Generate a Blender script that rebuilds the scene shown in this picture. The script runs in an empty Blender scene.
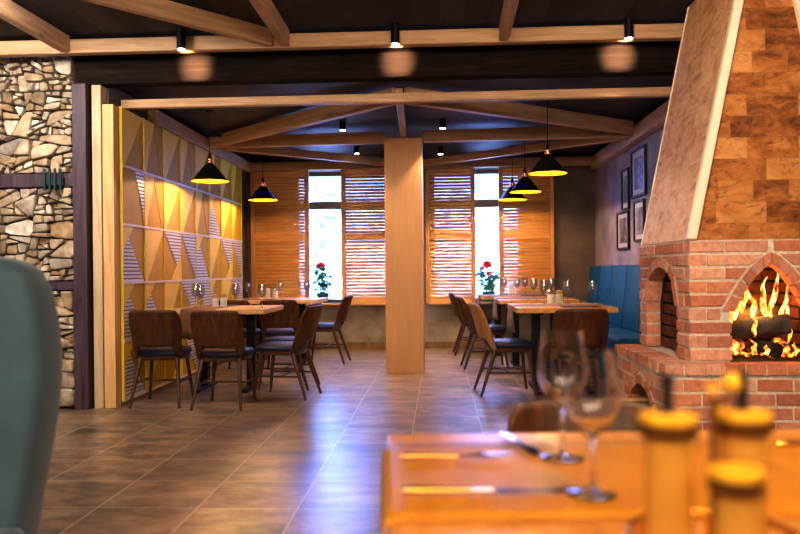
import bpy, bmesh, math, random
from mathutils import Vector, Matrix, noise
PI = math.pi
random.seed(7)
scn = bpy.context.scene
COL = scn.collection

# ------------------------------------------------------------------ materials
def new_mat(name):
    m = bpy.data.materials.new(name); m.use_nodes = True
    nt = m.node_tree
    b = nt.nodes['Principled BSDF']
    return m, nt, b

def nd(nt, t, **kw):
    n = nt.nodes.new(t)
    for k, v in kw.items():
        if k in n.inputs.keys(): n.inputs[k].default_value = v
        else: setattr(n, k, v)
    return n

def ramp(nt, stops):
    r = nt.nodes.new('ShaderNodeValToRGB')
    e = r.color_ramp.elements
    while len(e) < len(stops): e.new(0.5)
    for i, (p, c) in enumerate(stops):
        e[i].position = p; e[i].color = (c[0], c[1], c[2], 1)
    return r

def plain(name, col, rough=.5, metal=0.0, spec=.5, noise_amt=.12, nscale=30, bump=0.0, bscale=60, sheen=0):
    m, nt, b = new_mat(name)
    L = nt.links
    tc = nd(nt, 'ShaderNodeTexCoord')
    nz = nd(nt, 'ShaderNodeTexNoise', Scale=nscale, Detail=4.0)
    L.new(tc.outputs['Object'], nz.inputs['Vector'])
    lo = [max(0, c*(1-noise_amt)) for c in col]; hi = [min(1, c*(1+noise_amt)) for c in col]
    r = ramp(nt, [(.3, lo), (.7, hi)])
    L.new(nz.outputs['Fac'], r.inputs['Fac']); L.new(r.outputs['Color'], b.inputs['Base Color'])
    b.inputs['Roughness'].default_value = rough; b.inputs['Metallic'].default_value = metal
    b.inputs['Specular IOR Level'].default_value = spec
    if sheen: b.inputs['Sheen Weight'].default_value = sheen
    if bump:
        n2 = nd(nt, 'ShaderNodeTexNoise', Scale=bscale, Detail=5.0)
        L.new(tc.outputs['Object'], n2.inputs['Vector'])
        bp = nd(nt, 'ShaderNodeBump', Strength=bump, Distance=.01)
        L.new(n2.outputs['Fac'], bp.inputs['Height']); L.new(bp.outputs['Normal'], b.inputs['Normal'])
    return m

def wood(name, c_dark, c_mid, c_light, scale=3.0, stretch=(1, 12, 12), rough=.45, spec=.4, knots=False, bump=.1):
    """grain runs along the axis whose stretch is smallest"""
    m, nt, b = new_mat(name); L = nt.links
    tc = nd(nt, 'ShaderNodeTexCoord')
    mp = nd(nt, 'ShaderNodeMapping'); mp.inputs['Scale'].default_value = stretch
    L.new(tc.outputs['Object'], mp.inputs['Vector'])
    oi = nd(nt, 'ShaderNodeObjectInfo')
    nz = nd(nt, 'ShaderNodeTexNoise', Scale=scale, Detail=6.0, Roughness=.6, Distortion=.6)
    nz.noise_dimensions = '4D'
    mul = nd(nt, 'ShaderNodeMath', operation='MULTIPLY'); mul.inputs[1].default_value = 37.0
    L.new(oi.outputs['Random'], mul.inputs[0]); L.new(mul.outputs[0], nz.inputs['W'])
    L.new(mp.outputs['Vector'], nz.inputs['Vector'])
    r = ramp(nt, [(.28, c_dark), (.5, c_mid), (.75, c_light)])
    L.new(nz.outputs['Fac'], r.inputs['Fac'])
    out = r.outputs['Color']
    if knots:
        mp2 = nd(nt, 'ShaderNodeMapping'); s = [3.2 if v == min(stretch) else 9 for v in stretch]
        mp2.inputs['Scale'].default_value = s
        L.new(tc.outputs['Object'], mp2.inputs['Vector'])
        vo = nd(nt, 'ShaderNodeTexVoronoi', Scale=.9)
        vo.voronoi_dimensions = '4D'; L.new(mul.outputs[0], vo.inputs['W'])
        L.new(mp2.outputs['Vector'], vo.inputs['Vector'])
        r2 = ramp(nt, [(.08, (.25, .12, .05)), (.2, (1, 1, 1))])
        L.new(vo.outputs['Distance'], r2.inputs['Fac'])
        mx = nd(nt, 'ShaderNodeMixRGB', blend_type='MULTIPLY'); mx.inputs['Fac'].default_value = .8
        L.new(out, mx.inputs['Color1']); L.new(r2.outputs['Color'], mx.inputs['Color2'])
        out = mx.outputs['Color']
    L.new(out, b.inputs['Base Color'])
    b.inputs['Roughness'].default_value = rough; b.inputs['Specular IOR Level'].default_value = spec
    if bump:
        bp = nd(nt, 'ShaderNodeBump', Strength=bump, Distance=.004)
        L.new(nz.outputs['Fac'], bp.inputs['Height']); L.new(bp.outputs['Normal'], b.inputs['Normal'])
    return m

def island(name, stops, rough=.85, nscale=18, namt=.45, bump=.6, bscale=40, ndark=(.35, .3, .28)):
    """each loose piece of the mesh takes its own colour, with grainy mottling"""
    m, nt, b = new_mat(name); L = nt.links
    g = nd(nt, 'ShaderNodeNewGeometry')
    r = ramp(nt, stops); L.new(g.outputs['Random Per Island'], r.inputs['Fac'])
    tc = nd(nt, 'ShaderNodeTexCoord')
    nz = nd(nt, 'ShaderNodeTexNoise', Scale=nscale, Detail=8.0, Roughness=.65)
    L.new(tc.outputs['Object'], nz.inputs['Vector'])
    r2 = ramp(nt, [(.35, ndark), (.62, (1, 1, 1))]); L.new(nz.outputs['Fac'], r2.inputs['Fac'])
    mx = nd(nt, 'ShaderNodeMixRGB', blend_type='MULTIPLY'); mx.inputs['Fac'].default_value = namt
    L.new(r.outputs['Color'], mx.inputs['Color1']); L.new(r2.outputs['Color'], mx.inputs['Color2'])
    L.new(mx.outputs['Color'], b.inputs['Base Color'])
    b.inputs['Roughness'].default_value = rough; b.inputs['Specular IOR Level'].default_value = .25
    n2 = nd(nt, 'ShaderNodeTexNoise', Scale=bscale, Detail=8.0)
    L.new(tc.outputs['Object'], n2.inputs['Vector'])
    bp = nd(nt, 'ShaderNodeBump', Strength=bump, Distance=.008)
    L.new(n2.outputs['Fac'], bp.inputs['Height']); L.new(bp.outputs['Normal'], b.inputs['Normal'])
    return m

def emit(name, col, s):
    m = bpy.data.materials.new(name); m.use_nodes = True
    nt = m.node_tree; nt.nodes.clear()
    e = nd(nt, 'ShaderNodeEmission'); e.inputs['Color'].default_value = (*col, 1); e.inputs['Strength'].default_value = s
    o = nd(nt, 'ShaderNodeOutputMaterial'); nt.links.new(e.outputs[0], o.inputs['Surface'])
    return m

def glass_thin(name, tint=(1, 1, 1), refl=.1, rough=.02):
    m = bpy.data.materials.new(name); m.use_nodes = True
    nt = m.node_tree; nt.nodes.clear(); L = nt.links
    t = nd(nt, 'ShaderNodeBsdfTransparent'); t.inputs['Color'].default_value = (*tint, 1)
    g = nd(nt, 'ShaderNodeBsdfGlossy'); g.inputs['Roughness'].default_value = rough
    x = nd(nt, 'ShaderNodeMixShader'); x.inputs['Fac'].default_value = refl or .1
    fr = nd(nt, 'ShaderNodeFresnel', IOR=1.45)
    if refl is None: L.new(fr.outputs[0], x.inputs['Fac'])
    o = nd(nt, 'ShaderNodeOutputMaterial')
    L.new(t.outputs[0], x.inputs[1]); L.new(g.outputs[0], x.inputs[2]); L.new(x.outputs[0], o.inputs['Surface'])
    return m

M = {}
M['beam'] = wood('pale_pine', (.42, .25, .135), (.56, .36, .215), (.68, .47, .30), 2.2, (1, 14, 14), .55, .3, True)
M['post'] = wood('pine_post', (.55, .30, .12), (.70, .43, .20), (.80, .54, .28), 2.0, (14, 14, 1), .55, .3, True)
M['post_pale'] = wood('weathered_pine_post', (.42, .29, .18), (.60, .44, .29), (.70, .54, .38), 2.0, (14, 14, 1), .6, .3, True)
M['dark_post'] = wood('dark_stained_post', (.035, .02, .03), (.085, .055, .07), (.13, .09, .11), 2.0, (14, 14, 1), .5, .3, True)
M['dark_beam'] = wood('dark_stained_beam', (.008, .005, .004), (.022, .013, .010), (.045, .026, .018), 2.0, (1, 14, 14), .8, .06, False)
M['shutter'] = wood('orange_shutter_wood', (.42, .19, .055), (.55, .275, .09), (.66, .37, .14), 2.0, (12, 12, 1), .42, .4, True)
M['slat'] = wood('orange_slat_wood', (.54, .24, .06), (.68, .35, .11), (.80, .46, .18), 2.0, (1, 12, 12), .4, .35, False)  # slats paler than the frames; pendant light is put into the colour
M['column'] = wood('column_veneer', (.52, .285, .13), (.565, .315, .148), (.61, .345, .168), 2.2, (18, 18, 1), .5, .35, False, .03)
M['table'] = wood('honey_oak_top', (.50, .22, .05), (.66, .33, .09), (.78, .44, .15), 2.4, (12, 1, 12), .32, .5, True, .05)
M['table_side'] = wood('pale_oak_top', (.50, .27, .10), (.64, .38, .16), (.74, .48, .23), 2.4, (1, 12, 12), .35, .5, True, .05)
M['walnut'] = wood('walnut_ply', (.035, .011, .004), (.085, .030, .010), (.15, .06, .02), 2.6, (10, 10, 1), .42, .35, False, .05)
M['oak_ply'] = wood('golden_ply', (.22, .10, .03), (.34, .17, .06), (.46, .25, .10), 2.6, (10, 10, 1), .32, .5, False, .05)  # lit copy of the walnut; golden tone stands for light on the backrest
M['leg_wood'] = wood('walnut_legs', (.035, .012, .005), (.08, .030, .011), (.11, .042, .017), 2.6, (10, 10, 1), .35, .45, False, .05)
M['leg_wood_light'] = wood('lighter_legs', (.16, .085, .035), (.24, .14, .06), (.34, .2, .09), 2.6, (10, 10, 1), .35, .45, False, .05)
M['cushion'] = plain('blue_black_cushion', (.012, .014, .045), .5, spec=.5)  # blue reflection of the windows is put into the dark cushion colour
M['blue'] = plain('teal_blue_leatherette', (.0, .11, .235), .5, spec=.3, noise_amt=.2, nscale=6, bump=.06, bscale=90)
M['dusty_blue'] = plain('dusty_blue_fabric', (.075, .135, .185), .75, spec=.3, noise_amt=.12, nscale=8, bump=.05, bscale=200, sheen=.3)
M['black_metal'] = plain('black_metal', (.012, .012, .014), .4, .6)
M['shade'] = plain('black_lamp_metal', (.008, .008, .009), .6, 0.0, .25)
M['copper'] = plain('copper', (.75, .32, .17), .25, 1.0)
M['shade_in'] = plain('gilded_shade_inside', (.80, .235, .012), .5, 0.0, .1)
M['bulb'] = emit('warm_bulb', (1, .62, .22), 14)
M['lens'] = emit('spot_lens', (1, .9, .78), 22)
M['plaster_R'] = plain('blue_grey_plaster', (.34, .32, .40), .8, spec=.25, noise_amt=.3, nscale=2.2, bump=.15, bscale=12)  # grey-blue plaster pushed to lavender to hold the windows' blue light
M['plaster_B'] = plain('grey_brown_plaster', (.15, .125, .105), .8, spec=.25, noise_amt=.35, nscale=2.2, bump=.15, bscale=12)
M['plaster_sill'] = plain('concrete_plaster', (.30, .265, .22), .75, spec=.3, noise_amt=.3, nscale=4, bump=.1, bscale=16)
M['plaster_front'] = plain('warm_plaster', (.42, .32, .22), .85, spec=.2, noise_amt=.15, nscale=3)
M['gold'] = plain('ochre_panel', (.51, .305, .002), .6, spec=.15, noise_amt=.06, nscale=5)
M['gold_base'] = plain('deep_ochre_panel', (.34, .19, .003), .6, spec=.15, noise_amt=.06, nscale=5)
M['light_yellow'] = plain('light_yellow_panel', (.82, .585, .075), .55, spec=.15, noise_amt=.06, nscale=5)
M['rib'] = plain('pale_ribbed_panel', (.72, .66, .62), .42, spec=.5, noise_amt=.05)  # ribs coloured pale for the daylight they reflect
M['rail'] = plain('white_panel_strip', (.78, .66, .48), .5, noise_amt=.04)
M['pic_frame'] = plain('black_picture_frame', (.01, .01, .012), .35)
M['mat_board'] = plain('white_mat_board', (.62, .60, .60), .7, noise_amt=.03)
M['glass'] = glass_thin('clear_glassware', (.93, .94, .96), .16, .03)
def glass_solid(name, col=(1, 1, 1)):
    m, nt, b = new_mat(name)
    b.inputs['Base Color'].default_value = (*col, 1); b.inputs['Roughness'].default_value = 0
    b.inputs['Transmission Weight'].default_value = 1; b.inputs['IOR'].default_value = 1.45
    return m
M['wine'] = glass_thin('clear_wine_glass', (.90, .90, .92), .2, .08)
M['wine_solid'] = glass_solid('foreground_wine_glass', (.97, .97, .98))
M['window_glass'] = glass_thin('window_glass', (.96, .98, 1), .06, .02)
M['window_frame'] = plain('brown_window_frame', (.15, .105, .105), .5)
M['steel'] = plain('cutlery_steel', (.78, .76, .74), .16, 1.0, noise_amt=.03)
M['dark_steel'] = plain('dark_blade_steel', (.10, .06, .035), .3, .9, noise_amt=.03)
M['brass'] = plain('gilt_handle', (.95, .62, .16), .2, 1.0, noise_amt=.03)
M['runner'] = wood('tan_leather_runner', (.44, .19, .016), (.54, .25, .022), (.62, .30, .035), 1.6, (5, 2, 5), .45, .4, False, .05)
M['runner_brown'] = plain('brown_leather_runner', (.19, .085, .03), .55, noise_amt=.15)
M['runner_mauve'] = plain('mauve_tan_runner', (.30, .19, .15), .7, noise_amt=.1)
M['placemat'] = plain('dark_red_placemat', (.045, .015, .015), .6)
M['white_cap'] = plain('cream_ceramic', (.72, .66, .56), .4)
M['label_wood'] = plain('wooden_shaker', (.50, .28, .12), .5)
M['leaf'] = plain('green_leaf', (.06, .22, .10), .5, noise_amt=.4, nscale=20)
M['petal'] = plain('red_petal', (.60, .015, .04), .5, noise_amt=.2)
M['pot'] = plain('teal_pot', (.01, .12, .15), .35)
M['stem'] = plain('green_stem', (.08, .14, .05), .6)
M['bark'] = plain('log_bark', (.10, .06, .035), .9, noise_amt=.5, bump=.8, bscale=25)
M['log_cut'] = plain('split_log_face', (.55, .33, .14), .8, noise_amt=.25, nscale=14)
M['char'] = plain('charred_log', (.018, .013, .011), .9, noise_amt=.5, bump=.8, bscale=40)
M['grey_char'] = plain('ashy_charred_log', (.06, .048, .042), .9, noise_amt=.7, nscale=12, bump=.8, bscale=40)
M['ash'] = plain('ash_bed', (.12, .10, .09), .95, noise_amt=.5)
M['mortar'] = plain('pale_mortar', (.62, .56, .48), .95, noise_amt=.18, nscale=40, bump=.3)
M['cream_trim'] = plain('cream_painted_trim', (.80, .70, .56), .5, noise_amt=.04)
M['brick'] = island('red_brick', [(.0, (.50, .20, .12)), (.2, (.66, .30, .17)), (.4, (.56, .23, .145)), (.6, (.74, .43, .30)), (.8, (.60, .32, .24)), (1, (.46, .18, .115))], .8, 24, .55, .35, 60, (.5, .45, .45))
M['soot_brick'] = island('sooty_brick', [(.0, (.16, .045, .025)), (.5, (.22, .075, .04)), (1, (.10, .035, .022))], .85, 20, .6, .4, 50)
M['stone'] = island('rubble_stone', [(.0, (.46, .37, .27)), (.14, (.66, .58, .48)), (.28, (.31, .25, .19)), (.42, (.52, .36, .21)), (.56, (.78, .72, .63)), (.7, (.44, .37, .30)), (.84, (.58, .44, .29)), (1, (.38, .33, .29))], .9, 9, .75, .9, 26, (.32, .26, .22))
M['stone_gap'] = plain('dark_earth_joint', (.05, .033, .02), .95, noise_amt=.4)
M['iron'] = plain('teal_black_iron', (.03, .055, .065), .45, .5)

def mat_outdoor():
    m, nt, b = new_mat('sunlit_outside_stone'); L = nt.links
    tc = nd(nt, 'ShaderNodeTexCoord')
    mp = nd(nt, 'ShaderNodeMapping'); mp.inputs['Scale'].default_value = (3.2, 1, 5)
    L.new(tc.outputs['Object'], mp.inputs['Vector'])
    vo = nd(nt, 'ShaderNodeTexVoronoi', Scale=1.3); vo.feature = 'DISTANCE_TO_EDGE'
    L.new(mp.outputs['Vector'], vo.inputs['Vector'])
    r = ramp(nt, [(.01, (.015, .02, .03)), (.05, (.26, .28, .30))]); L.new(vo.outputs['Distance'], r.inputs['Fac'])
    nz = nd(nt, 'ShaderNodeTexNoise', Scale=5.5, Detail=6.0)
    L.new(tc.outputs['Object'], nz.inputs['Vector'])
    r2 = ramp(nt, [(.42, (.03, .055, .06)), (.56, (1, 1, 1))]); L.new(nz.outputs['Fac'], r2.inputs['Fac'])
    mx = nd(nt, 'ShaderNodeMixRGB', blend_type='MULTIPLY'); mx.inputs['Fac'].default_value = .8
    L.new(r.outputs['Color'], mx.inputs['Color1']); L.new(r2.outputs['Color'], mx.inputs['Color2'])
    L.new(mx.outputs['Color'], b.inputs['Base Color']); b.inputs['Roughness'].default_value = .9
    return m
M['outdoor'] = mat_outdoor()

def mat_floor():
    m, nt, b = new_mat('slate_floor_tiles'); L = nt.links
    tc = nd(nt, 'ShaderNodeTexCoord')
    mp = nd(nt, 'ShaderNodeMapping'); mp.inputs['Location'].default_value = (FLX, FLY, 0)
    L.new(tc.outputs['Object'], mp.inputs['Vector'])
    br = nd(nt, 'ShaderNodeTexBrick', Scale=1.0); br.offset = 0; br.squash = 1
    br.inputs['Brick Width'].default_value = .482; br.inputs['Row Height'].default_value = .468
    br.inputs['Mortar Size'].default_value = .0042; br.inputs['Mortar Smooth'].default_value = .3
    br.inputs['Color1'].default_value = (.0, 0, 0, 1); br.inputs['Color2'].default_value = (1, 1, 1, 1); br.inputs['Mortar'].default_value = (.5, .5, .5, 1)
    br.inputs['Bias'].default_value = 0
    L.new(mp.outputs['Vector'], br.inputs['Vector'])
    # mottled slate, each tile shifted by its own random value
    sx = nd(nt, 'ShaderNodeMath', operation='MULTIPLY'); sx.inputs[1].default_value = 130.0
    L.new(br.outputs['Color'], sx.inputs[0])
    mp2 = nd(nt, 'ShaderNodeMapping'); mp2.inputs['Scale'].default_value = (1.7, 3.0, 1)
    L.new(tc.outputs['Object'], mp2.inputs['Vector'])
    nz = nd(nt, 'ShaderNodeTexNoise', Scale=1.7, Detail=8.0, Roughness=.68, Distortion=.2); nz.noise_dimensions = '4D'
    L.new(mp2.outputs['Vector'], nz.inputs['Vector']); L.new(sx.outputs[0], nz.inputs['W'])
    r = ramp(nt, [(.32, (.06, .043, .036)), (.43, (.16, .108, .08)), (.52, (.29, .185, .115)), (.60, (.41, .275, .17)), (.74, (.54, .40, .28))])
    L.new(nz.outputs['Fac'], r.inputs['Fac'])
    mx = nd(nt, 'ShaderNodeMixRGB'); mx.inputs['Color2'].default_value = (.50, .42, .33, 1)
    L.new(br.outputs['Fac'], mx.inputs['Fac']); L.new(r.outputs['Color'], mx.inputs['Color1'])
    L.new(mx.outputs['Color'], b.inputs['Base Color'])
    b.inputs['Roughness'].default_value = .30
    b.inputs['Specular IOR Level'].default_value = 1.0
    n2 = nd(nt, 'ShaderNodeTexNoise', Scale=7.0, Detail=5.0); L.new(tc.outputs['Object'], n2.inputs['Vector'])
    ad = nd(nt, 'ShaderNodeMath', operation='SUBTRACT'); L.new(n2.outputs['Fac'], ad.inputs[0]); L.new(br.outputs['Fac'], ad.inputs[1])
    bp = nd(nt, 'ShaderNodeBump', Strength=.04, Distance=.006)
    L.new(ad.outputs[0], bp.inputs['Height']); L.new(bp.outputs['Normal'], b.inputs['Normal'])
    return m

def mat_planks(name, cols, width, axis, rough=.5):
    """boards side by side, board joints every `width` metres along `axis`"""
    m, nt, b = new_mat(name); L = nt.links
    tc = nd(nt, 'ShaderNodeTexCoord')
    sp = nd(nt, 'ShaderNodeSeparateXYZ'); L.new(tc.outputs['Object'], sp.inputs[0])
    dv = nd(nt, 'ShaderNodeMath', operation='DIVIDE'); dv.inputs[1].default_value = width
    L.new(sp.outputs[axis], dv.inputs[0])
    fl = nd(nt, 'ShaderNodeMath', operation='FLOOR'); L.new(dv.outputs[0], fl.inputs[0])
    fr = nd(nt, 'ShaderNodeMath', operation='FRACT'); L.new(dv.outputs[0], fr.inputs[0])
    wn = nd(nt, 'ShaderNodeTexWhiteNoise'); wn.noise_dimensions = '1D'; L.new(fl.outputs[0], wn.inputs['W'])
    mp = nd(nt, 'ShaderNodeMapping'); mp.inputs['Scale'].default_value = (14, 1.2, 1) if axis == 'X' else (1.2, 14, 1)
    L.new(tc.outputs['Object'], mp.inputs['Vector'])
    nz = nd(nt, 'ShaderNodeTexNoise', Scale=2.5, Detail=6.0); nz.noise_dimensions = '4D'
    L.new(mp.outputs['Vector'], nz.inputs['Vector']); L.new(fl.outputs[0], nz.inputs['W'])
    ad = nd(nt, 'ShaderNodeMath', operation='ADD'); L.new(nz.outputs['Fac'], ad.inputs[0]); L.new(wn.outputs['Value'], ad.inputs[1])
    hv = nd(nt, 'ShaderNodeMath', operation='MULTIPLY'); hv.inputs[1].default_value = .5; L.new(ad.outputs[0], hv.inputs[0])
    r = ramp(nt, [(.15, cols[0]), (.5, cols[1]), (.85, cols[2])]); L.new(hv.outputs[0], r.inputs['Fac'])
    jr = ramp(nt, [(.0, (0, 0, 0)), (.03, (1, 1, 1)), (.97, (1, 1, 1)), (1, (0, 0, 0))]); L.new(fr.outputs[0], jr.inputs['Fac'])
    mx = nd(nt, 'ShaderNodeMixRGB', blend_type='MULTIPLY'); mx.inputs['Fac'].default_value = .85
    L.new(r.outputs['Color'], mx.inputs['Color1']); L.new(jr.outputs['Color'], mx.inputs['Color2'])
    L.new(mx.outputs['Color'], b.inputs['Base Color']); b.inputs['Roughness'].default_value = rough
    bp = nd(nt, 'ShaderNodeBump', Strength=.3, Distance=.008); L.new(jr.outputs['Color'], bp.inputs['Height']); L.new(bp.outputs['Normal'], b.inputs['Normal'])
    return m

def mat_hood(name, u_axis, cols):
    """courses of rustic wood tiles on the chimney hood"""
    m, nt, b = new_mat(name); L = nt.links
    tc = nd(nt, 'ShaderNodeTexCoord')
    sp = nd(nt, 'ShaderNodeSeparateXYZ'); L.new(tc.outputs['Object'], sp.inputs[0])
    cb = nd(nt, 'ShaderNodeCombineXYZ'); L.new(sp.outputs[u_axis], cb.inputs['X']); L.new(sp.outputs['Z'], cb.inputs['Y'])
    br = nd(nt, 'ShaderNodeTexBrick', Scale=1.0)
    br.inputs['Brick Width'].default_value = .29; br.inputs['Row Height'].default_value = .125
    br.offset = .37; br.squash = .7; br.squash_frequency = 3
    br.inputs['Mortar Size'].default_value = .0015; br.inputs['Mortar Smooth'].default_value = .4
    br.inputs['Color1'].default_value = (0, 0, 0, 1); br.inputs['Color2'].default_value = (1, 1, 1, 1); br.inputs['Mortar'].default_value = (.3, .3, .3, 1)
    L.new(cb.outputs[0], br.inputs['Vector'])
    sc_ = nd(nt, 'ShaderNodeMath', operation='MULTIPLY'); sc_.inputs[1].default_value = 11.0; L.new(br.outputs['Color'], sc_.inputs[0])
    mp = nd(nt, 'ShaderNodeMapping'); mp.inputs['Scale'].default_value = (1, 1.9, 1); L.new(cb.outputs[0], mp.inputs['Vector'])
    nz = nd(nt, 'ShaderNodeTexNoise', Scale=6.0, Detail=8.0, Roughness=.68, Distortion=.8); nz.noise_dimensions = '4D'
    L.new(mp.outputs[0], nz.inputs['Vector']); L.new(sc_.outputs[0], nz.inputs['W'])
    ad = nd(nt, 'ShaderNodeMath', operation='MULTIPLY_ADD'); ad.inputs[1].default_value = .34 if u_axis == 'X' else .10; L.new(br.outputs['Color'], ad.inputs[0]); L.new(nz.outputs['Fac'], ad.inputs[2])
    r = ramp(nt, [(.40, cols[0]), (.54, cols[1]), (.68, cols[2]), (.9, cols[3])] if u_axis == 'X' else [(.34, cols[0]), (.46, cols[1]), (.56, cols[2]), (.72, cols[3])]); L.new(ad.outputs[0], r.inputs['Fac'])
    # dark cracks
    n3 = nd(nt, 'ShaderNodeTexNoise', Scale=9.0, Detail=9.0, Roughness=.75, Distortion=2.0); L.new(mp.outputs[0], n3.inputs['Vector'])
    rc = ramp(nt, [(.34, (.13, .08, .06)), (.46, (1, 1, 1))]); L.new(n3.outputs['Fac'], rc.inputs['Fac'])
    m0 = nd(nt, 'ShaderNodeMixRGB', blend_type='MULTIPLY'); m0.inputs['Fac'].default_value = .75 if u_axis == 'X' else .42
    L.new(r.outputs['Color'], m0.inputs['Color1']); L.new(rc.outputs['Color'], m0.inputs['Color2'])
    mx = nd(nt, 'ShaderNodeMixRGB'); mx.inputs['Color2'].default_value = (.12, .06, .025, 1)
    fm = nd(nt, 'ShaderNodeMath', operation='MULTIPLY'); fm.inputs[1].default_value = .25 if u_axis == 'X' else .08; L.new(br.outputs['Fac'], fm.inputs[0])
    L.new(fm.outputs[0], mx.inputs['Fac']); L.new(m0.outputs['Color'], mx.inputs['Color1'])
    L.new(mx.outputs['Color'], b.inputs['Base Color'])
    b.inputs['Roughness'].default_value = .6; b.inputs['Specular IOR Level'].default_value = .3
    bp = nd(nt, 'ShaderNodeBump', Strength=.4, Distance=.006); L.new(n3.outputs['Fac'], bp.inputs['Height']); L.new(bp.outputs['Normal'], b.inputs['Normal'])
    return m

def mat_picture(name, seed):
    m, nt, b = new_mat(name); L = nt.links
    tc = nd(nt, 'ShaderNodeTexCoord')
    nz = nd(nt, 'ShaderNodeTexNoise', Scale=7.0, Detail=6.0, Distortion=1.0); nz.noise_dimensions = '4D'; nz.inputs['W'].default_value = seed
    L.new(tc.outputs['Object'], nz.inputs['Vector'])
    r = ramp(nt, [(.35, (.04, .04, .05)), (.52, (.20, .17, .18)), (.7, (.45, .44, .46))])
    L.new(nz.outputs['Fac'], r.inputs['Fac']); L.new(r.outputs['Color'], b.inputs['Base Color']); b.inputs['Roughness'].default_value = .35
    return m

def mat_flame():
    m = bpy.data.materials.new('flame'); m.use_nodes = True
    nt = m.node_tree; nt.nodes.clear(); L = nt.links
    tc = nd(nt, 'ShaderNodeTexCoord')
    mp = nd(nt, 'ShaderNodeMapping'); mp.inputs['Scale'].default_value = (30, 30, 11); L.new(tc.outputs['Object'], mp.inputs['Vector'])
    nz = nd(nt, 'ShaderNodeTexNoise', Scale=1.0, Detail=4.0, Distortion=1.6); L.new(mp.outputs[0], nz.inputs['Vector'])
    r = ramp(nt, [(.36, (1, .13, .008)), (.48, (1, .30, .03)), (.58, (1, .55, .16)), (.7, (1, .80, .42))]); L.new(nz.outputs['Fac'], r.inputs['Fac'])
    mr = nd(nt, 'ShaderNodeMapRange'); mr.inputs['From Min'].default_value = .35; mr.inputs['From Max'].default_value = .68; mr.inputs['To Min'].default_value = .7; mr.inputs['To Max'].default_value = 4.5
    L.new(nz.outputs['Fac'], mr.inputs['Value'])
    e = nd(nt, 'ShaderNodeEmission'); L.new(mr.outputs[0], e.inputs['Strength']); L.new(r.outputs['Color'], e.inputs['Color'])
    t = nd(nt, 'ShaderNodeBsdfTransparent')
    r2 = ramp(nt, [(.38, (.0, .0, .0)), (.52, (.95, .95, .95))]); L.new(nz.outputs['Fac'], r2.inputs['Fac'])
    x = nd(nt, 'ShaderNodeMixShader'); L.new(r2.outputs['Color'], x.inputs['Fac']); L.new(t.outputs[0], x.inputs[1]); L.new(e.outputs[0], x.inputs[2])
    o = nd(nt, 'ShaderNodeOutputMaterial'); L.new(x.outputs[0], o.inputs['Surface'])
    return m

def mat_ember():
    m, nt, b = new_mat('glowing_ember'); L = nt.links
    tc = nd(nt, 'ShaderNodeTexCoord')
    nz = nd(nt, 'ShaderNodeTexNoise', Scale=22.0, Detail=5.0); L.new(tc.outputs['Object'], nz.inputs['Vector'])
    r = ramp(nt, [(.47, (.02, .008, .004)), (.56, (.9, .16, .01)), (.68, (1, .5, .12))]); L.new(nz.outputs['Fac'], r.inputs['Fac'])
    L.new(r.outputs['Color'], b.inputs['Emission Color']); b.inputs['Emission Strength'].default_value = 3.0
    b.inputs['Base Color'].default_value = (.03, .02, .015, 1)
    return m

def amberlit(name, col, tint, mixf):
    m = bpy.data.materials.new(name); m.use_nodes = True
    nt = m.node_tree; L = nt.links
    b = nt.nodes['Principled BSDF']; o = nt.nodes['Material Output']
    tc = nd(nt, 'ShaderNodeTexCoord'); nz = nd(nt, 'ShaderNodeTexNoise', Scale=14.0)
    L.new(tc.outputs['Object'], nz.inputs['Vector'])
    r = ramp(nt, [(.3, [c*.85 for c in col]), (.7, col)]); L.new(nz.outputs['Fac'], r.inputs['Fac']); L.new(r.outputs['Color'], b.inputs['Base Color'])
    b.inputs['Roughness'].default_value = .12; b.inputs['Subsurface Weight'].default_value = .3; b.inputs['Subsurface Radius'].default_value = (.05, .025, .006)
    t = nd(nt, 'ShaderNodeBsdfTransparent'); t.inputs['Color'].default_value = (*tint, 1)
    x = nd(nt, 'ShaderNodeMixShader'); x.inputs['Fac'].default_value = mixf
    L.new(b.outputs[0], x.inputs[1]); L.new(t.outputs[0], x.inputs[2]); L.new(x.outputs[0], o.inputs['Surface'])
    return m
M['flame'] = mat_flame(); M['ember'] = mat_ember()
M['oil'] = amberlit('amber_oil_glass', (.78, .50, .12), (1, .82, .45), .5)  # clear glass coloured amber; the orange light is put into it
M['lid_yellow'] = plain('yellow_wood_lid', (.88, .50, .035), .3, spec=.6, noise_amt=.1)
M['lid_brown'] = plain('brown_lid_band', (.13, .045, .008), .4)
M['dark_plastic'] = plain('dark_spout', (.025, .015, .012), .4)
FLX, FLY = .679, -5.048+.468*20
M['floor'] = mat_floor()
M['ceiling_front'] = mat_planks('dark_ceiling_boards', [(.010, .006, .005), (.028, .016, .012), (.055, .03, .02)], .20, 'X', .75)
M['ceiling_back'] = mat_planks('dark_back_ceiling_boards', [(.008, .006, .008), (.016, .012, .013), (.03, .022, .022)], .12, 'Y', .6)
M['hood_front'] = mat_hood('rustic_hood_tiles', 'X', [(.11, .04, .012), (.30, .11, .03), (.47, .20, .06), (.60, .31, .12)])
M['hood_side'] = mat_hood('rustic_hood_side_tiles', 'Y', [(.42, .19, .09), (.64, .34, .17), (.76, .46, .25), (.82, .56, .34)])  # paler copy of the hood tiles; light on the side is in the colours

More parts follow.
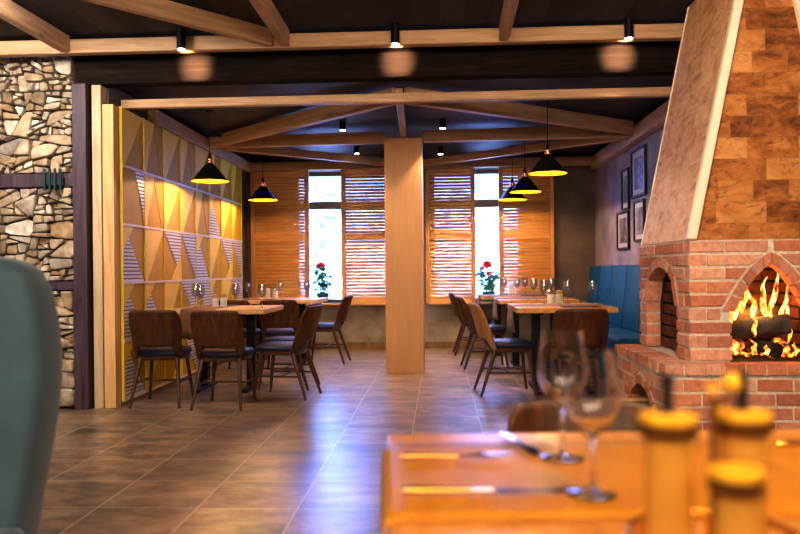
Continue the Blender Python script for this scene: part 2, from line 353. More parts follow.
# ------------------------------------------------------------------ mesh builder
class MB:
    def __init__(s): s.v = []; s.f = []; s.mi = []
    def add(s, vs, fs, mi=0):
        o = len(s.v); s.v += [tuple(v) for v in vs]
        s.f += [tuple(i+o for i in f) for f in fs]; s.mi += [mi]*len(fs); return s
    def hexa(s, b, t, mi=0):           # 4 bottom points (ccw from above), 4 top points
        return s.add(list(b)+list(t), [(3, 2, 1, 0), (4, 5, 6, 7), (0, 1, 5, 4), (1, 2, 6, 5), (2, 3, 7, 6), (3, 0, 4, 7)], mi)
    def box(s, x0, x1, y0, y1, z0, z1, mi=0):
        return s.hexa([(x0, y0, z0), (x1, y0, z0), (x1, y1, z0), (x0, y1, z0)], [(x0, y0, z1), (x1, y0, z1), (x1, y1, z1), (x0, y1, z1)], mi)
    def prism(s, poly, d, mi=0):       # poly: 3D points, d: extrusion vector
        n = len(poly); d = Vector(d); p = [Vector(q) for q in poly]
        return s.add(p+[q+d for q in p], [tuple(range(n-1, -1, -1)), tuple(range(n, 2*n))]+[(i, (i+1) % n, n+(i+1) % n, n+i) for i in range(n)], mi)
    def lathe(s, prof, seg=24, c=(0, 0, 0), mi=0, caps=True):
        vs = []; fs = []; n = len(prof)
        for r, z in prof:
            for k in range(seg):
                a = 2*PI*k/seg; vs.append((c[0]+r*math.cos(a), c[1]+r*math.sin(a), c[2]+z))
        for i in range(n-1):
            for k in range(seg):
                k2 = (k+1) % seg; fs.append((i*seg+k, i*seg+k2, (i+1)*seg+k2, (i+1)*seg+k))
        if caps:
            if prof[0][0] > 1e-5: fs.append(tuple(range(seg-1, -1, -1)))
            if prof[-1][0] > 1e-5: fs.append(tuple((n-1)*seg+k for k in range(seg)))
        return s.add(vs, fs, mi)
    def tube(s, pts, rad, seg=10, mi=0, flat=1.0):
        pts = [Vector(p) for p in pts]; n = len(pts)
        if not hasattr(rad, '__len__'): rad = [rad]*n
        vs = []; fs = []; ref = None
        for i, p in enumerate(pts):
            t = (pts[min(i+1, n-1)]-pts[max(i-1, 0)]).normalized()
            if ref is None: ref = Vector((0, 0, 1)) if abs(t.z) < .9 else Vector((0, 1, 0))
            a = t.cross(ref).normalized(); b = a.cross(t).normalized(); ref = b
            for k in range(seg):
                g = 2*PI*k/seg; vs.append(p+a*math.cos(g)*rad[i]+b*math.sin(g)*rad[i]*flat)
        for i in range(n-1):
            for k in range(seg):
                k2 = (k+1) % seg; fs.append((i*seg+k, i*seg+k2, (i+1)*seg+k2, (i+1)*seg+k))
        fs.append(tuple(range(seg-1, -1, -1))); fs.append(tuple((n-1)*seg+k for k in range(seg)))
        return s.add(vs, fs, mi)
    def ball(s, c, r, seg=16, rings=10, sc=(1, 1, 1), mi=0):
        vs = [(c[0], c[1], c[2]-r*sc[2])]; fs = []
        for i in range(1, rings):
            a = -PI/2+PI*i/rings
            for k in range(seg):
                b = 2*PI*k/seg; vs.append((c[0]+r*sc[0]*math.cos(a)*math.cos(b), c[1]+r*sc[1]*math.cos(a)*math.sin(b), c[2]+r*sc[2]*math.sin(a)))
        vs.append((c[0], c[1], c[2]+r*sc[2])); top = len(vs)-1
        for k in range(seg):
            k2 = (k+1) % seg; fs.append((0, 1+k2, 1+k)); fs.append((top, 1+(rings-2)*seg+k, 1+(rings-2)*seg+k2))
        for i in range(rings-2):
            for k in range(seg):
                k2 = (k+1) % seg; fs.append((1+i*seg+k, 1+i*seg+k2, 1+(i+1)*seg+k2, 1+(i+1)*seg+k))
        return s.add(vs, fs, mi)
    def build(s, name, mat, parent=None, smooth=None, bevel=0, bseg=2, subsurf=0, solid=0, loc=None, rot=None, fixn=False):
        me = bpy.data.meshes.new(name); me.from_pydata(s.v, [], s.f); me.update()
        mats = mat if isinstance(mat, (list, tuple)) else [mat]
        for m in mats: me.materials.append(m)
        if len(mats) > 1: me.polygons.foreach_set('material_index', s.mi)
        if fixn:
            bm = bmesh.new(); bm.from_mesh(me); bmesh.ops.recalc_face_normals(bm, faces=bm.faces); bm.to_mesh(me); bm.free()
        if bevel:
            bm = bmesh.new(); bm.from_mesh(me)
            bmesh.ops.recalc_face_normals(bm, faces=bm.faces)
            es = [e for e in bm.edges if len(e.link_faces) == 2 and e.calc_face_angle(0) > .5]
            bmesh.ops.bevel(bm, geom=es, offset=bevel, segments=bseg, affect='EDGES', profile=.6, clamp_overlap=True)
            bm.to_mesh(me); bm.free()
        if smooth:
            me.polygons.foreach_set('use_smooth', [True]*len(me.polygons))
            if smooth < 3: me.set_sharp_from_angle(angle=smooth)
        o = bpy.data.objects.new(name, me); COL.objects.link(o)
        if parent: o.parent = parent
        if loc is not None: o.location = loc
        if rot is not None: o.rotation_euler = rot
        if solid:
            md = o.modifiers.new('solid', 'SOLIDIFY'); md.thickness = solid; md.offset = 0
        if subsurf:
            md = o.modifiers.new('sub', 'SUBSURF'); md.levels = subsurf; md.render_levels = subsurf
        return o

def tag(o, label=None, cat=None, group=None, kind=None):
    if label: o['label'] = label
    if cat: o['category'] = cat
    if group: o['group'] = group
    if kind: o['kind'] = kind
    return o
def thing(name, label, cat, loc=(0, 0, 0), rz=0, group=None):
    o = bpy.data.objects.new(name, None); o.empty_display_size = .1; COL.objects.link(o)
    o.location = loc; o.rotation_euler = (0, 0, rz)
    return tag(o, label, cat, group)
def copy_tree(o, parent=None):
    c = o.copy(); COL.objects.link(c); c.parent = parent
    for ch in list(o.children): copy_tree(ch, c)
    return c
def struct(o): o['kind'] = 'structure'; return o

def light(kind, name, loc, energy, col, **kw):
    l = bpy.data.lights.new(name, kind); l.energy = energy; l.color = col
    tgt = kw.pop('target', None)
    for k, v in kw.items(): setattr(l, k, v)
    o = bpy.data.objects.new(name, l); COL.objects.link(o); o.location = loc
    if tgt is not None:
        o.rotation_euler = (Vector(tgt)-Vector(loc)).to_track_quat('-Z', 'Y').to_euler()
    return o

# ------------------------------------------------------------------ the shell
H = 1.12                       # eye height
LX, RX, BY, FY = -2.77, 2.20, 11.12, 6.30      # back room: left, right, back wall; plane of the opening
CZB, CZF = 2.72, 3.0
TZ = .78                       # table height
struct(MB().box(-6.2, 5.2, -4.2, BY+.3, -.08, 0).build('floor', M['floor']))
struct(MB().box(-6.2, 5.2, -4.2, FY, CZF, CZF+.1).build('ceiling', M['ceiling_front']))
struct(MB().box(LX-.3, RX+.3, FY+.12, BY+.3, CZB, CZB+.1).build('ceiling_back', M['ceiling_back']))
struct(MB().box(-6.2, 5.2, -4.3, -4.2, 0, CZF).build('wall_behind', M['plaster_front']))
struct(MB().box(-6.3, -6.2, -4.2, FY, 0, CZF).build('wall_far_left', M['plaster_front']))
struct(MB().box(5.2, 5.3, -4.2, 5.9, 0, CZF).build('wall_far_right', M['plaster_front']))
struct(MB().box(RX+.1, 5.2, 5.78, 5.9, 0, CZF).build('wall_partition', M['plaster_front']))
struct(MB().box(RX, RX+.1, 5.78, BY, 0, CZF).build('wall_right', M['plaster_R']))
struct(MB().box(LX-.1, LX, FY+.13, BY, 0, CZF).build('wall_left', M['plaster_B']))
# back wall with two window openings
W1 = (-2.10, -.62); W2 = (-.12, 1.20); WZ = (.66, 2.56)
bw = MB()
for x0, x1 in ((LX-.1, W1[0]), (W1[1], W2[0]), (W2[1], RX+.1)): bw.box(x0, x1, BY, BY+.25, WZ[0], WZ[1])
bw.box(LX-.1, RX+.1, BY, BY+.25, WZ[1], CZF)
struct(bw.build('wall_back', M['plaster_B']))
lw = MB().box(LX-.1, RX+.1, BY, BY+.25, 0, WZ[0])
struct(lw.build('wall_back_lower', M['plaster_sill']))
struct(MB().box(LX, RX, BY-.03, BY, 0, .10).build('baseboard_back', M['leg_wood_light'], bevel=.006))
for i, (x0, x1) in enumerate((W1, W2)):
    w = thing('window_%d' % (i+1), None, None); struct(w)
    f = MB()
    for a, b in ((x0, x0+.06), (x1-.06, x1)): f.box(a, b, BY+.14, BY+.20, WZ[0], WZ[1])
    
    for a, b in ((WZ[0], WZ[0]+.05), (WZ[1]-.06, WZ[1]), (2.02, 2.13)): f.box(x0+.06, x1-.06, BY+.145, BY+.195, a, b)
    fo = f.build('window_frame', M['window_frame'], w)
    MB().box(x0+.06, x1-.06, BY+.165, BY+.17, WZ[0]+.05, WZ[1]-.06).build('window_pane', M['window_glass'], fo)
    MB().box(x0-.02, x1+.02, BY-.14, BY+.14, WZ[0]-.03, WZ[0]).build('window_sill', M['slat'], w, bevel=.005)
# outside: sunlit stone garden wall and ground
struct(MB().box(-6, 6, 14.6, 14.9, -.2, 2.62).build('wall_garden', M['outdoor']))
struct(MB().box(-8, 8, BY+.3, 26, -.3, -.2).build('ground_outside', M['plaster_sill']))

# ------------------------------------------------------------------ rubble stone wall
def clip(poly, n, d):           # keep n.p <= d   (2D)
    out = []
    for i in range(len(poly)):
        a, b = poly[i], poly[(i+1) % len(poly)]
        da = n[0]*a[0]+n[1]*a[1]-d; db = n[0]*b[0]+n[1]*b[1]-d
        if da <= 0: out.append(a)
        if (da < 0 < db) or (db < 0 < da):
            t = da/(da-db); out.append((a[0]+(b[0]-a[0])*t, a[1]+(b[1]-a[1])*t))
    return out
def rubble(mb, x0, x1, z0, z1, Y, rs, amin, amax):
    def area(p): return abs(sum(p[i][0]*p[(i+1) % len(p)][1]-p[(i+1) % len(p)][0]*p[i][1] for i in range(len(p))))/2
    cells = []; todo = [[(x0, z0), (x1, z0), (x1, z1), (x0, z1)]]
    while todo:
        p = todo.pop(); a = area(p)
        if a < amin or (a < amax and rs.random() < .30): cells.append(p); continue
        w = max(q[0] for q in p)-min(q[0] for q in p); h = max(q[1] for q in p)-min(q[1] for q in p)
        ang = (PI/2 if h*1.45 > w else 0)+rs.gauss(0, .24)
        n = (math.cos(ang), math.sin(ang)); t = rs.uniform(.34, .66)
        ds = [n[0]*q[0]+n[1]*q[1] for q in p]; d = min(ds)+(max(ds)-min(ds))*t
        for q in (clip(p, n, d), clip(p, (-n[0], -n[1]), -d)):
            if len(q) >= 3 and area(q) > .0004: todo.append(q)
    for poly in cells:
        g = rs.uniform(.003, .007); base = list(poly)
        ori = sum(base[i][0]*base[(i+1) % len(base)][1]-base[(i+1) % len(base)][0]*base[i][1] for i in range(len(base)))
        for i in range(len(base)):
            a, b = base[i], base[(i+1) % len(base)]
            L_ = math.hypot(b[0]-a[0], b[1]-a[1])
            if L_ < 1e-6: continue
            n = ((b[1]-a[1])/L_, -(b[0]-a[0])/L_)
            if ori < 0: n = (-n[0], -n[1])
            poly = clip(poly, n, n[0]*a[0]+n[1]*a[1]-g)
            if len(poly) < 3: break
        if len(poly) < 3: continue
        if ori < 0: poly = poly[::-1]
        poly = [q for k, q in enumerate(poly) if math.hypot(q[0]-poly[k-1][0], q[1]-poly[k-1][1]) > .004]
        if len(poly) < 3: continue
        # round + wobble the outline
        q = []
        for k in range(len(poly)):
            a, b = poly[k-1], poly[k]; c = poly[(k+1) % len(poly)]
            w1, w2 = rs.uniform(.06, .24), rs.uniform(.06, .24); q.append((b[0]*(1-w1)+a[0]*w1, b[1]*(1-w1)+a[1]*w1)); q.append((b[0]*(1-w2)+c[0]*w2, b[1]*(1-w2)+c[1]*w2))
        poly = [(px+rs.uniform(-.003, .003), pz+rs.uniform(-.003, .003)) for px, pz in q]
        cx = sum(p[0] for p in poly)/len(poly); cz = sum(p[1] for p in poly)/len(poly)
        n = len(poly); dep = rs.uniform(.02, .085)
        tx, tz = rs.uniform(-.25, .25), rs.uniform(-.3, .2)
        rings = []
        for s_, dd_ in ((1, 0), (1.0, dep*.72), (.95, dep*.93), (.84, dep), (.45, dep*1.03)):
            ring = []
            for k, p in enumerate(poly):
                w = 1+.05*rs.uniform(-1, 1) if s_ < 1 else 1
                X = cx+(p[0]-cx)*s_*w; Z = cz+(p[1]-cz)*s_*w
                lift = dd_*(1+tx*(X-cx)/.1*.5+tz*(Z-cz)/.1*.5)
                ring.append((X, Y-max(0, lift)-(rs.uniform(-.004, .004) if dd_ else 0), Z))
            rings.append(ring)
        vs = [v for rr in rings for v in rr]+[(cx, Y-dep*1.04, cz)]; fs = []
        for a in range(len(rings)-1):
            for k in range(n):
                k2 = (k+1) % n; fs.append((a*n+k, a*n+k2, (a+1)*n+k2, (a+1)*n+k))
        for k in range(n): fs.append(((len(rings)-1)*n+k, (len(rings)-1)*n+(k+1) % n, len(vs)-1))
        mb.add(vs, fs)
rs = random.Random(11)
DPX = (-3.0, -2.885)
sw = thing('wall_front', None, None); struct(sw)
MB().box(-6.2, DPX[0], FY+.02, FY+.3, 0, CZF).build('stone_backing', M['stone_gap'], sw)
st = MB(); rubble(st, -4.7, DPX[0]-.01, .02, .98, FY+.02, rs, .006, .030)
rubble(st, -4.7, DPX[0]-.01, 1.06, 1.83, FY+.02, rs, .007, .036); rubble(st, -4.7, DPX[0]-.01, 1.95, 2.92, FY+.02, rs, .004, .026)
st.build('stone_facing', M['stone'], sw, smooth=.7)
MB().box(-4.7, DPX[0], FY-.05, FY+.02, 1.835, 1.945).build('tie_beam', M['dark_post'], sw, bevel=.006)
MB().box(-4.7, DPX[0], FY-.05, FY+.02, .985, 1.055).build('tie_beam', M['dark_post'], sw, bevel=.006)
ib = MB()
for k in range(4): ib.tube([(-3.225+k*.045, FY-.085, 1.80), (-3.225+k*.045, FY-.085, 1.98)], .011, 8)
ib.box(-3.25, -3.07, FY-.08, FY-.051, 1.85, 1.90)
tag(ib.build('iron_bracket', M['iron']), 'dark iron bracket with four bolts on the tie beam of the stone wall', 'bracket')

def mat_(o, m): o.matrix_world = m
def beam(name, p0, p1, w, h, mat, label, cat='beam', group=None, extra=None):
    """horizontal beam; p0,p1 centre points of its underside, w wide, h high"""
    p0, p1 = Vector(p0), Vector(p1); d = p1-p0; L_ = d.length
    mb = MB().box(0, L_, -w/2, w/2, 0, h)
    o = mb.build(name, mat, bevel=.006, bseg=1)
    o.location = p0; o.rotation_euler = (0, 0, math.atan2(d.y, d.x))
    tag(o, label, cat, group); return o

# the opening: dark header, dark post, pine posts
hd = thing('header_beam', 'wide dark stained header beam spanning above the opening to the back room', 'beam', (DPX[0], FY, 2.68))
mb = MB().box(0, RX-DPX[0], 0, .12, .02, .29); mb.box(0, RX-DPX[0], -.02, .12, 0, .018)
mb.box(.0, RX-DPX[0], -.012, 0, .215, .225)
mb.build('header_board', M['dark_beam'], hd, bevel=.003, bseg=1)
tag(MB().box(DPX[0], DPX[1], FY-.06, FY+.06, 0, 2.68).build('dark_post', M['dark_post'], bevel=.006), 'dark purple brown timber post between the stone wall and the pine posts', 'post')
tag(MB().box(-2.862, -2.785, FY, FY+.12, 0, 2.68).build('pine_post', M['post_pale'], bevel=.005), 'weathered pale pine post next to the dark timber post', 'post')
tag(MB().box(-2.778, -2.684, FY+.01, FY+.12, 0, 2.52).build('pine_post', M['post'], bevel=.005), 'golden pine post at the near end of the yellow panelled wall', 'post')
struct(MB().box(-2.885, -2.872, FY+.02, FY+.3, 0, CZB-.03).build('trim_1', M['dark_beam']))  # dark strip put in for the shaded gap between the posts
# ceiling beams of the front room (pale pine under dark boards)
Z1 = 2.862
beam('ceiling_beam', (-5.2, 6.06, Z1), (RX-.06, 6.03, Z1), .09, .11, M['beam'], 'long pale pine ceiling beam running left to right in front of the dark header')
# filled in below with front diagonals
Z2 = 2.55
A = (-.33, 6.62); Lj = (-2.50, 8.80); Rj = (2.13, 8.55)
beam('ceiling_beam', (-2.75, 6.66, Z2), (RX-.01, 6.60, Z2), .08, .075, M['beam'], 'thin pale pine beam just behind the dark header, nearest of the back room beams')
beam('ceiling_beam', (A[0]-.03, A[1]+.07, Z2+.004), (Lj[0]+.08, Lj[1]-.09, Z2+.004), .075, .14, M['beam'], 'diagonal pine beam from above the column towards the yellow wall, nearer of two')
beam('ceiling_beam', (A[0]+.06, A[1]+.06, Z2+.004), (Rj[0]-.06, Rj[1]-.09, Z2+.004), .075, .14, M['beam'], 'diagonal pine beam from above the column towards the picture wall, nearer of two')
beam('ceiling_beam', (A[0], A[1]+.05, Z2+.008), (-.375, 8.36, Z2+.008), .06, .13, M['beam'], 'short pine beam running straight back to the top of the column')
beam('ceiling_beam', (-2.64, 8.86, Z2-.004), (-.60, 8.72, Z2-.004), .075, .13, M['beam'], 'level pine beam joining the yellow wall to the column')
beam('ceiling_beam', (-.165, 8.68, Z2-.004), (2.12, 8.60, Z2-.004), .075, .13, M['beam'], 'level pine beam joining the column to the picture wall')
beam('ceiling_beam', (-2.50, 8.98, Z2-.008), (-.40, 10.80, Z2-.008), .075, .095, M['beam'], 'diagonal pine beam from the yellow wall to the shutters, farther of two')
beam('ceiling_beam', (2.08, 8.72, Z2-.008), (-.33, 10.80, Z2-.008), .075, .095, M['beam'], 'diagonal pine beam from the picture wall to the shutters, farther of two')
beam('ceiling_beam', (LX+.01, 10.95, Z2), (RX-.01, 10.92, Z2), .09, .12, M['beam'], 'level pine beam along the back wall above the shutters')
beam('ceiling_beam', (-2.70, 7.25, 2.525), (-2.70, 10.88, 2.525), .10, .14, M['beam'], 'pine beam running along the top of the yellow panelled wall')
beam('ceiling_beam', (RX-.055, 6.70, 2.49), (RX-.055, 10.86, 2.49), .10, .16, M['beam'], 'pine beam running along the top of the picture wall')

# column
cl = thing('column', 'square column clad in tan wood veneer standing between the two dining areas', 'column', (-.38, 8.6, 0))
MB().box(-.205, .205, -.205, .205, .0, 2.55).build('shaft', M['column'], cl, bevel=.004, bseg=1)

# ------------------------------------------------------------------ yellow panelled wall
PX = -2.66
pw = thing('wall_panelling', 'yellow geometric wall panelling with triangular relief and ribbed facets', 'panelling', (PX, 6.43, 0))
T = .4955
TY0, TZ0 = 0.0, .045
def tri_tile(kind):
    if kind == 0: return [('l', [(0, 1), (.5, 1), (0, .58)]), ('r', [(.25, .79), (.96, 0), (0, 0), (0, .58)]), ('g', [(.5, 1), (1, 1), (1, 0), (.96, 0), (.25, .79)])]
    if kind == 1: return [('l', [(0, 1), (.96, 1), (.1, 0), (0, 0)]), ('g', [(.96, 1), (1, 1), (1, 0), (.1, 0)])]
    if kind == 2: return [('g', [(0, 1), (.73, .32), (.42, 0), (0, 0)]), ('r', [(0, 1), (1, 1), (1, .5), (.73, .32)]), ('l', [(1, .5), (1, 0), (.42, 0), (.73, .32)])]
    if kind == 3: return [('r', [(0, 1), (1, 1), (1, 0)]), ('g', [(0, 1), (1, 0), (0, 0)])]
    if kind == 5: return [('r', [(.58, 1), (1, 1), (1, .12)]), ('g', [(0, 1), (.58, 1), (1, .12), (1, 0), (0, 0)])]
    return [('g', [(.08, 0), (.92, 0), (.5, .95)]), ('l', [(0, 0), (.08, 0), (.5, .95), (.5, 1), (0, 1)]), ('g2', [(.92, 0), (1, 0), (1, 1), (.5, 1), (.5, .95)])]
MB().box(-.10, -.022, 0, T*7.8, 0, TZ0+5*T).build('backing_board', M['gold_base'], pw)
base = [0, 1, 2, 3]
for row in range(5):
    for c in range(8):
        kd = ((0, 1, 2, 3, 0, 1, 2, 3), (0, 0, 1, 2, 3, 0, 1, 2), (0, 1, 2, 3, 0, 1, 2, 3), (5, 4, 1, 1, 4, 0, 1, 4), (1, 4, 1, 4, 1, 4, 1, 4))[row][c]
        tb = MB(); g = .006
        oy, oz = TY0+c*T, TZ0+row*T
        def P(s, t, x): return (x, oy+g+s*(T-2*g), oz+g+t*(T-2*g))
        for ci, (k, poly) in enumerate(tri_tile(kd)):
            poly = poly[::-1]
            area = sum(poly[i][0]*poly[(i+1) % len(poly)][1]-poly[(i+1) % len(poly)][0]*poly[i][1] for i in range(len(poly)))
            if area < 0: poly = poly[::-1]
            hgt = {'l': .020, 'g': .010, 'g2': .014, 'r': .006}[k]
            mi = {'l': 1, 'g': 0, 'g2': 0, 'r': 3}[k]
            tb.prism([P(s, t, -.022) for s, t in poly], (hgt, 0, 0), mi)
            if k == 'r':
                nr = 15
                for q in range(nr):
                    z0, z1 = (q+.12)/nr, (q+.72)/nr
                    # polygons are simple; ribs clipped to the band
                    pp = clip(clip(poly, (0, 1), z1), (0, -1), -z0)
                    if len(pp) >= 3: tb.prism([P(s, t, -.016) for s, t in pp], (.014, 0, 0), 2)
        tb.build('panel', [M['gold'], M['light_yellow'], M['rib'], M['gold_base']], pw, fixn=True)
for row in range(5):
    MB().box(-.022, .006, 0, T*8, TZ0+row*T-.009, TZ0+row*T+.009).build('horizontal_strip', M['rail'], pw)
for c in range(9):
    MB().box(-.022, .001, TY0+c*T-.004, TY0+c*T+.004, TZ0, TZ0+5*T).build('vertical_strip', M['light_yellow'], pw)

# ------------------------------------------------------------------ shutters
SY = BY-.14
def shutter(x0, x1, label):
    z0, z1 = .655, 2.545
    s = thing('louvred_shutter', label, 'shutter', (x0, SY, z0), 0, 'louvred window shutters')
    w, h = x1-x0, z1-z0; sw_ = .062
    for a in (0, w-sw_): MB().box(a, a+sw_, 0, .045, 0, h).build('stile', M['shutter'], s, bevel=.004, bseg=1)
    mid = .945
    for a, b in ((0, .095), (mid-.05, mid+.05), (h-.075, h)): MB().box(sw_, w-sw_, .002, .043, a, b).build('cross_rail', M['slat'], s, bevel=.004, bseg=1)
    sl = MB()
    for a, b, n in ((.095, mid-.05, 17), (mid+.05, h-.075, 18)):
        p = (b-a)/n
        for k in range(n):
            zc = a+(k+.5)*p
            # thin board leaning so light passes between boards
            dy, dz = .012, .018
            t = .004
            sl.hexa([(sw_, .022-dy, zc-dz-t), (w-sw_, .022-dy, zc-dz-t), (w-sw_, .022+dy, zc+dz-t), (sw_, .022+dy, zc+dz-t)],
                    [(sw_, .022-dy, zc-dz+t), (w-sw_, .022-dy, zc-dz+t), (w-sw_, .022+dy, zc+dz+t), (sw_, .022+dy, zc+dz+t)])
    sl.build('louvre_slats', M['slat'], s)
    return s
shutter(-2.685, -1.845, 'leftmost louvred orange wood shutter, beside the yellow wall')
shutter(-1.385, -.62, 'louvred orange wood shutter just left of the column, partly hidden by it')
shutter(-.19, .51, 'louvred orange wood shutter just right of the column')
shutter(.84, 1.61, 'rightmost louvred orange wood shutter, beside the grey plaster wall')

# ------------------------------------------------------------------ pictures
def picture(y0, y1, z0, z1, label, seed):
    p = thing('framed_picture', label, 'picture', (RX, (y0+y1)/2, (z0+z1)/2), 0, 'framed pictures on the right wall')
    a, b = (y1-y0)/2, (z1-z0)/2; t = .025
    f = MB()
    f.box(-.03, -.002, -a, a, b-t, b); f.box(-.03, -.002, -a, a, -b, -b+t); f.box(-.03, -.002, -a, -a+t, -b+t, b-t); f.box(-.03, -.002, a-t, a, -b+t, b-t)
    f.build('frame', M['pic_frame'], p)
    mo_ = MB().box(-.012, -.002, -a+t, a-t, -b+t, b-t).build('mat_board', M['mat_board'], p)
    MB().box(-.016, -.012, -a*.62, a*.62, -b*.66, b*.66).build('print', mat_picture('print_%d' % seed, seed), mo_)
picture(9.06, 9.40, 1.80, 2.28, 'small framed picture, upper one farther from the chimney', 1)
picture(8.33, 8.93, 1.90, 2.43, 'framed picture, upper one nearest the chimney and highest of four', 2)
picture(9.08, 9.66, 1.34, 1.79, 'framed grey picture, lower one farther from the chimney, above the blue bench', 3)
picture(8.40, 8.83, 1.41, 1.86, 'framed picture, lower one half hidden behind the chimney', 4)

# ------------------------------------------------------------------ blue bench along the right wall
bn = thing('banquette_bench', 'teal blue upholstered banquette bench along the right wall', 'bench', (1.66, 7.35, 0))
BL = 3.6
MB().box(.05, .52, .02, BL-.02, .0, .32).build('plinth', M['blue'], bn, bevel=.01)
n = 5
for k in range(n):
    a, b = k*BL/n, (k+1)*BL/n
    MB().box(0, .50, a+.004, b-.004, .32, .46).build('seat_cushion', M['blue'], bn, smooth=1.0, bevel=.035, bseg=3)
    MB().hexa([(.36, a+.004, .46), (.50, a+.004, .46), (.50, b-.004, .46), (.36, b-.004, .46)], [(.43, a+.004, 1.155), (.53, a+.004, 1.155), (.53, b-.004, 1.155), (.43, b-.004, 1.155)]).build('back_cushion', M['blue'], bn, smooth=1.0, bevel=.025, bseg=3)

# ------------------------------------------------------------------ chairs
def back_shell(sc=1.0):
    nu, nv = 18, 12; vs = []; fs = []
    for i in range(nu+1):
        u = -1+2*i/nu
        au = abs(u)
        zl = .405+.105*max(0, min(1, (.80-au)/.16))**.8 if au < .80 else .405
        zt = .815-.012*au*au-(.10*((au-.72)/.28)**2.4 if au > .72 else 0)
        for j in range(nv+1):
            v = j/nv; z = zl+(zt-zl)*v; hz = (z-.405)/.41
            halfw = .192+.030*hz
            ang = u*1.02
            x = halfw*math.sin(ang)/math.sin(1.02)
            y = -.235-.115*hz+.20*(1-math.cos(ang))*(1.0-.25*hz)
            vs.append((x, y, z))
    for i in range(nu):
        for j in range(nv):
            a = i*(nv+1)+j; fs.append((a, a+nv+1, a+nv+2, a+1))
    return MB().add(vs, fs)
def tapered(p0, p1, r0, r1): return MB().tube([p0, p1], [r0, r1], 8)
def make_chair(label, shell, legm, cush):
    t = thing('dining_chair', label, 'chair')
    back_shell().build('backrest', shell, t, smooth=4, solid=.014)
    prof = []
    def rsq(s, z):  # rounded square ring
        out = []
        for k in range(28):
            a = 2*PI*k/28; c, d = math.cos(a), math.sin(a); e = .55
            x = s*math.copysign(abs(c)**e, c); y = s*math.copysign(abs(d)**e, d)
            w = 1+.07*(y/s)
            out.append((x*w, y, z))
        return out
    def stack(rings):
        m = MB(); n_ = len(rings[0]); vs = [v for r in rings for v in r]; fs = [tuple(range(n_-1, -1, -1)), tuple((len(rings)-1)*n_+k for k in range(n_))]
        for a in range(len(rings)-1):
            for k in range(n_): fs.append((a*n_+k, a*n_+(k+1) % n_, (a+1)*n_+(k+1) % n_, (a+1)*n_+k))
        return m.add(vs, fs)
    stack([rsq(.185, .385), rsq(.195, .395), rsq(.195, .42)]).build('seat_frame', legm, t, smooth=.8)
    stack([rsq(.19, .42), rsq(.205, .432), rsq(.208, .452), rsq(.197, .471), rsq(.15, .481), rsq(.07, .484)]).build('seat', cush, t, smooth=4)
    for sx in (-1, 1):
        tapered((sx*.150, .150, .40), (sx*.195, .205, 0), .019, .012).build('leg', legm, t, smooth=1.0)
        tapered((sx*.155, -.150, .40), (sx*.205, -.285, 0), .021, .012).build('leg', legm, t, smooth=1.0)
        tapered((sx*.1735, .178, .20), (sx*.180, -.217, .20), .009, .009).build('stretcher', legm, t, smooth=1.0)
    tapered((-.177, -.03, .20), (.177, -.03, .20), .009, .009).build('stretcher', legm, t, smooth=1.0)
    return t
dark_chair = make_chair('dark walnut chair with back to the room, left one at the near end of the left table', M['walnut'], M['leg_wood'], M['cushion'])
lit_chair = make_chair('golden brown plywood chair at left side of the near right table', M['oak_ply'], M['leg_wood'], M['cushion'])
used = {id(dark_chair): False, id(lit_chair): False}
def put(proto, x, y, rz, label, group='dining chairs with curved plywood backs'):
    o = proto if not used[id(proto)] else copy_tree(proto)
    used[id(proto)] = True
    o.location = (x, y, 0); o.rotation_euler = (0, 0, rz); o['label'] = label; o['group'] = group
    return o
R_ = math.radians
put(dark_chair, -2.37, 6.58, R_(3), 'dark walnut chair with its back to the room, nearest the yellow wall')
put(dark_chair, -1.80, 6.47, R_(-2), 'dark walnut chair with its back to the room, second from the yellow wall')
put(dark_chair, -1.41, 6.93, R_(80), 'dark walnut chair seen side-on at the aisle side of the left front table')
put(dark_chair, -1.50, 7.47, R_(84), 'dark walnut chair just behind the side-on chair of the left front table')
put(dark_chair, -1.76, 8.62, R_(4), 'dark walnut chair between the two left tables, nearer the aisle')
put(dark_chair, -2.25, 8.66, R_(-3), 'dark walnut chair between the two left tables, nearer the yellow wall')
put(dark_chair, -1.42, 9.50, R_(86), 'dark walnut chair at the right end of the far left table, below the potted plant')
put(lit_chair, .62, 7.12, R_(-84), 'golden brown plywood chair at the aisle side of the right front table')
put(dark_chair, .54, 8.95, R_(-86), 'dark walnut chair at the aisle side of the middle right table')
put(dark_chair, .47, 10.40, R_(-88), 'dark walnut chair at the aisle side of the farthest right table')
put(dark_chair, 1.10, 6.32, R_(-3), 'dark walnut chair with its back to us at the right front table')
fc = put(dark_chair, .36, 1.80, R_(177), 'dark walnut chair tucked behind the foreground table'); fc.scale = (.94, .94, .94)

# ------------------------------------------------------------------ tables
def make_table(x0, x1, y0, y1, label, topm, cat='table', rz=0, legs='pedestal'):
    cx, cy = (x0+x1)/2, (y0+y1)/2; a, b = (x1-x0)/2, (y1-y0)/2
    t = thing('dining_table', label, cat, (cx, cy, 0), rz, 'wooden restaurant tables')
    MB().box(-a, a, -b, b, TZ-.045, TZ).build('tabletop', topm, t, bevel=.006)
    for sx in (-1, 1):
        MB().box(sx*a*.5-.04, sx*a*.5+.04, -.04, .04, .03, TZ-.065).build('pedestal', M['black_metal'], t, bevel=.005)
        MB().box(sx*a*.5-.035, sx*a*.5+.035, -b*.72, b*.72, 0, .03).build('foot', M['black_metal'], t, bevel=.006)
        MB().box(sx*a*.5-.03, sx*a*.5+.03, -b*.72, b*.72, TZ-.065, TZ-.0455).build('support_bar', M['black_metal'], t)
    return t
make_table(-2.50, -1.585, 6.98, 7.84, 'pale oak table by the yellow wall, nearer of the two left tables', M['table_side'])
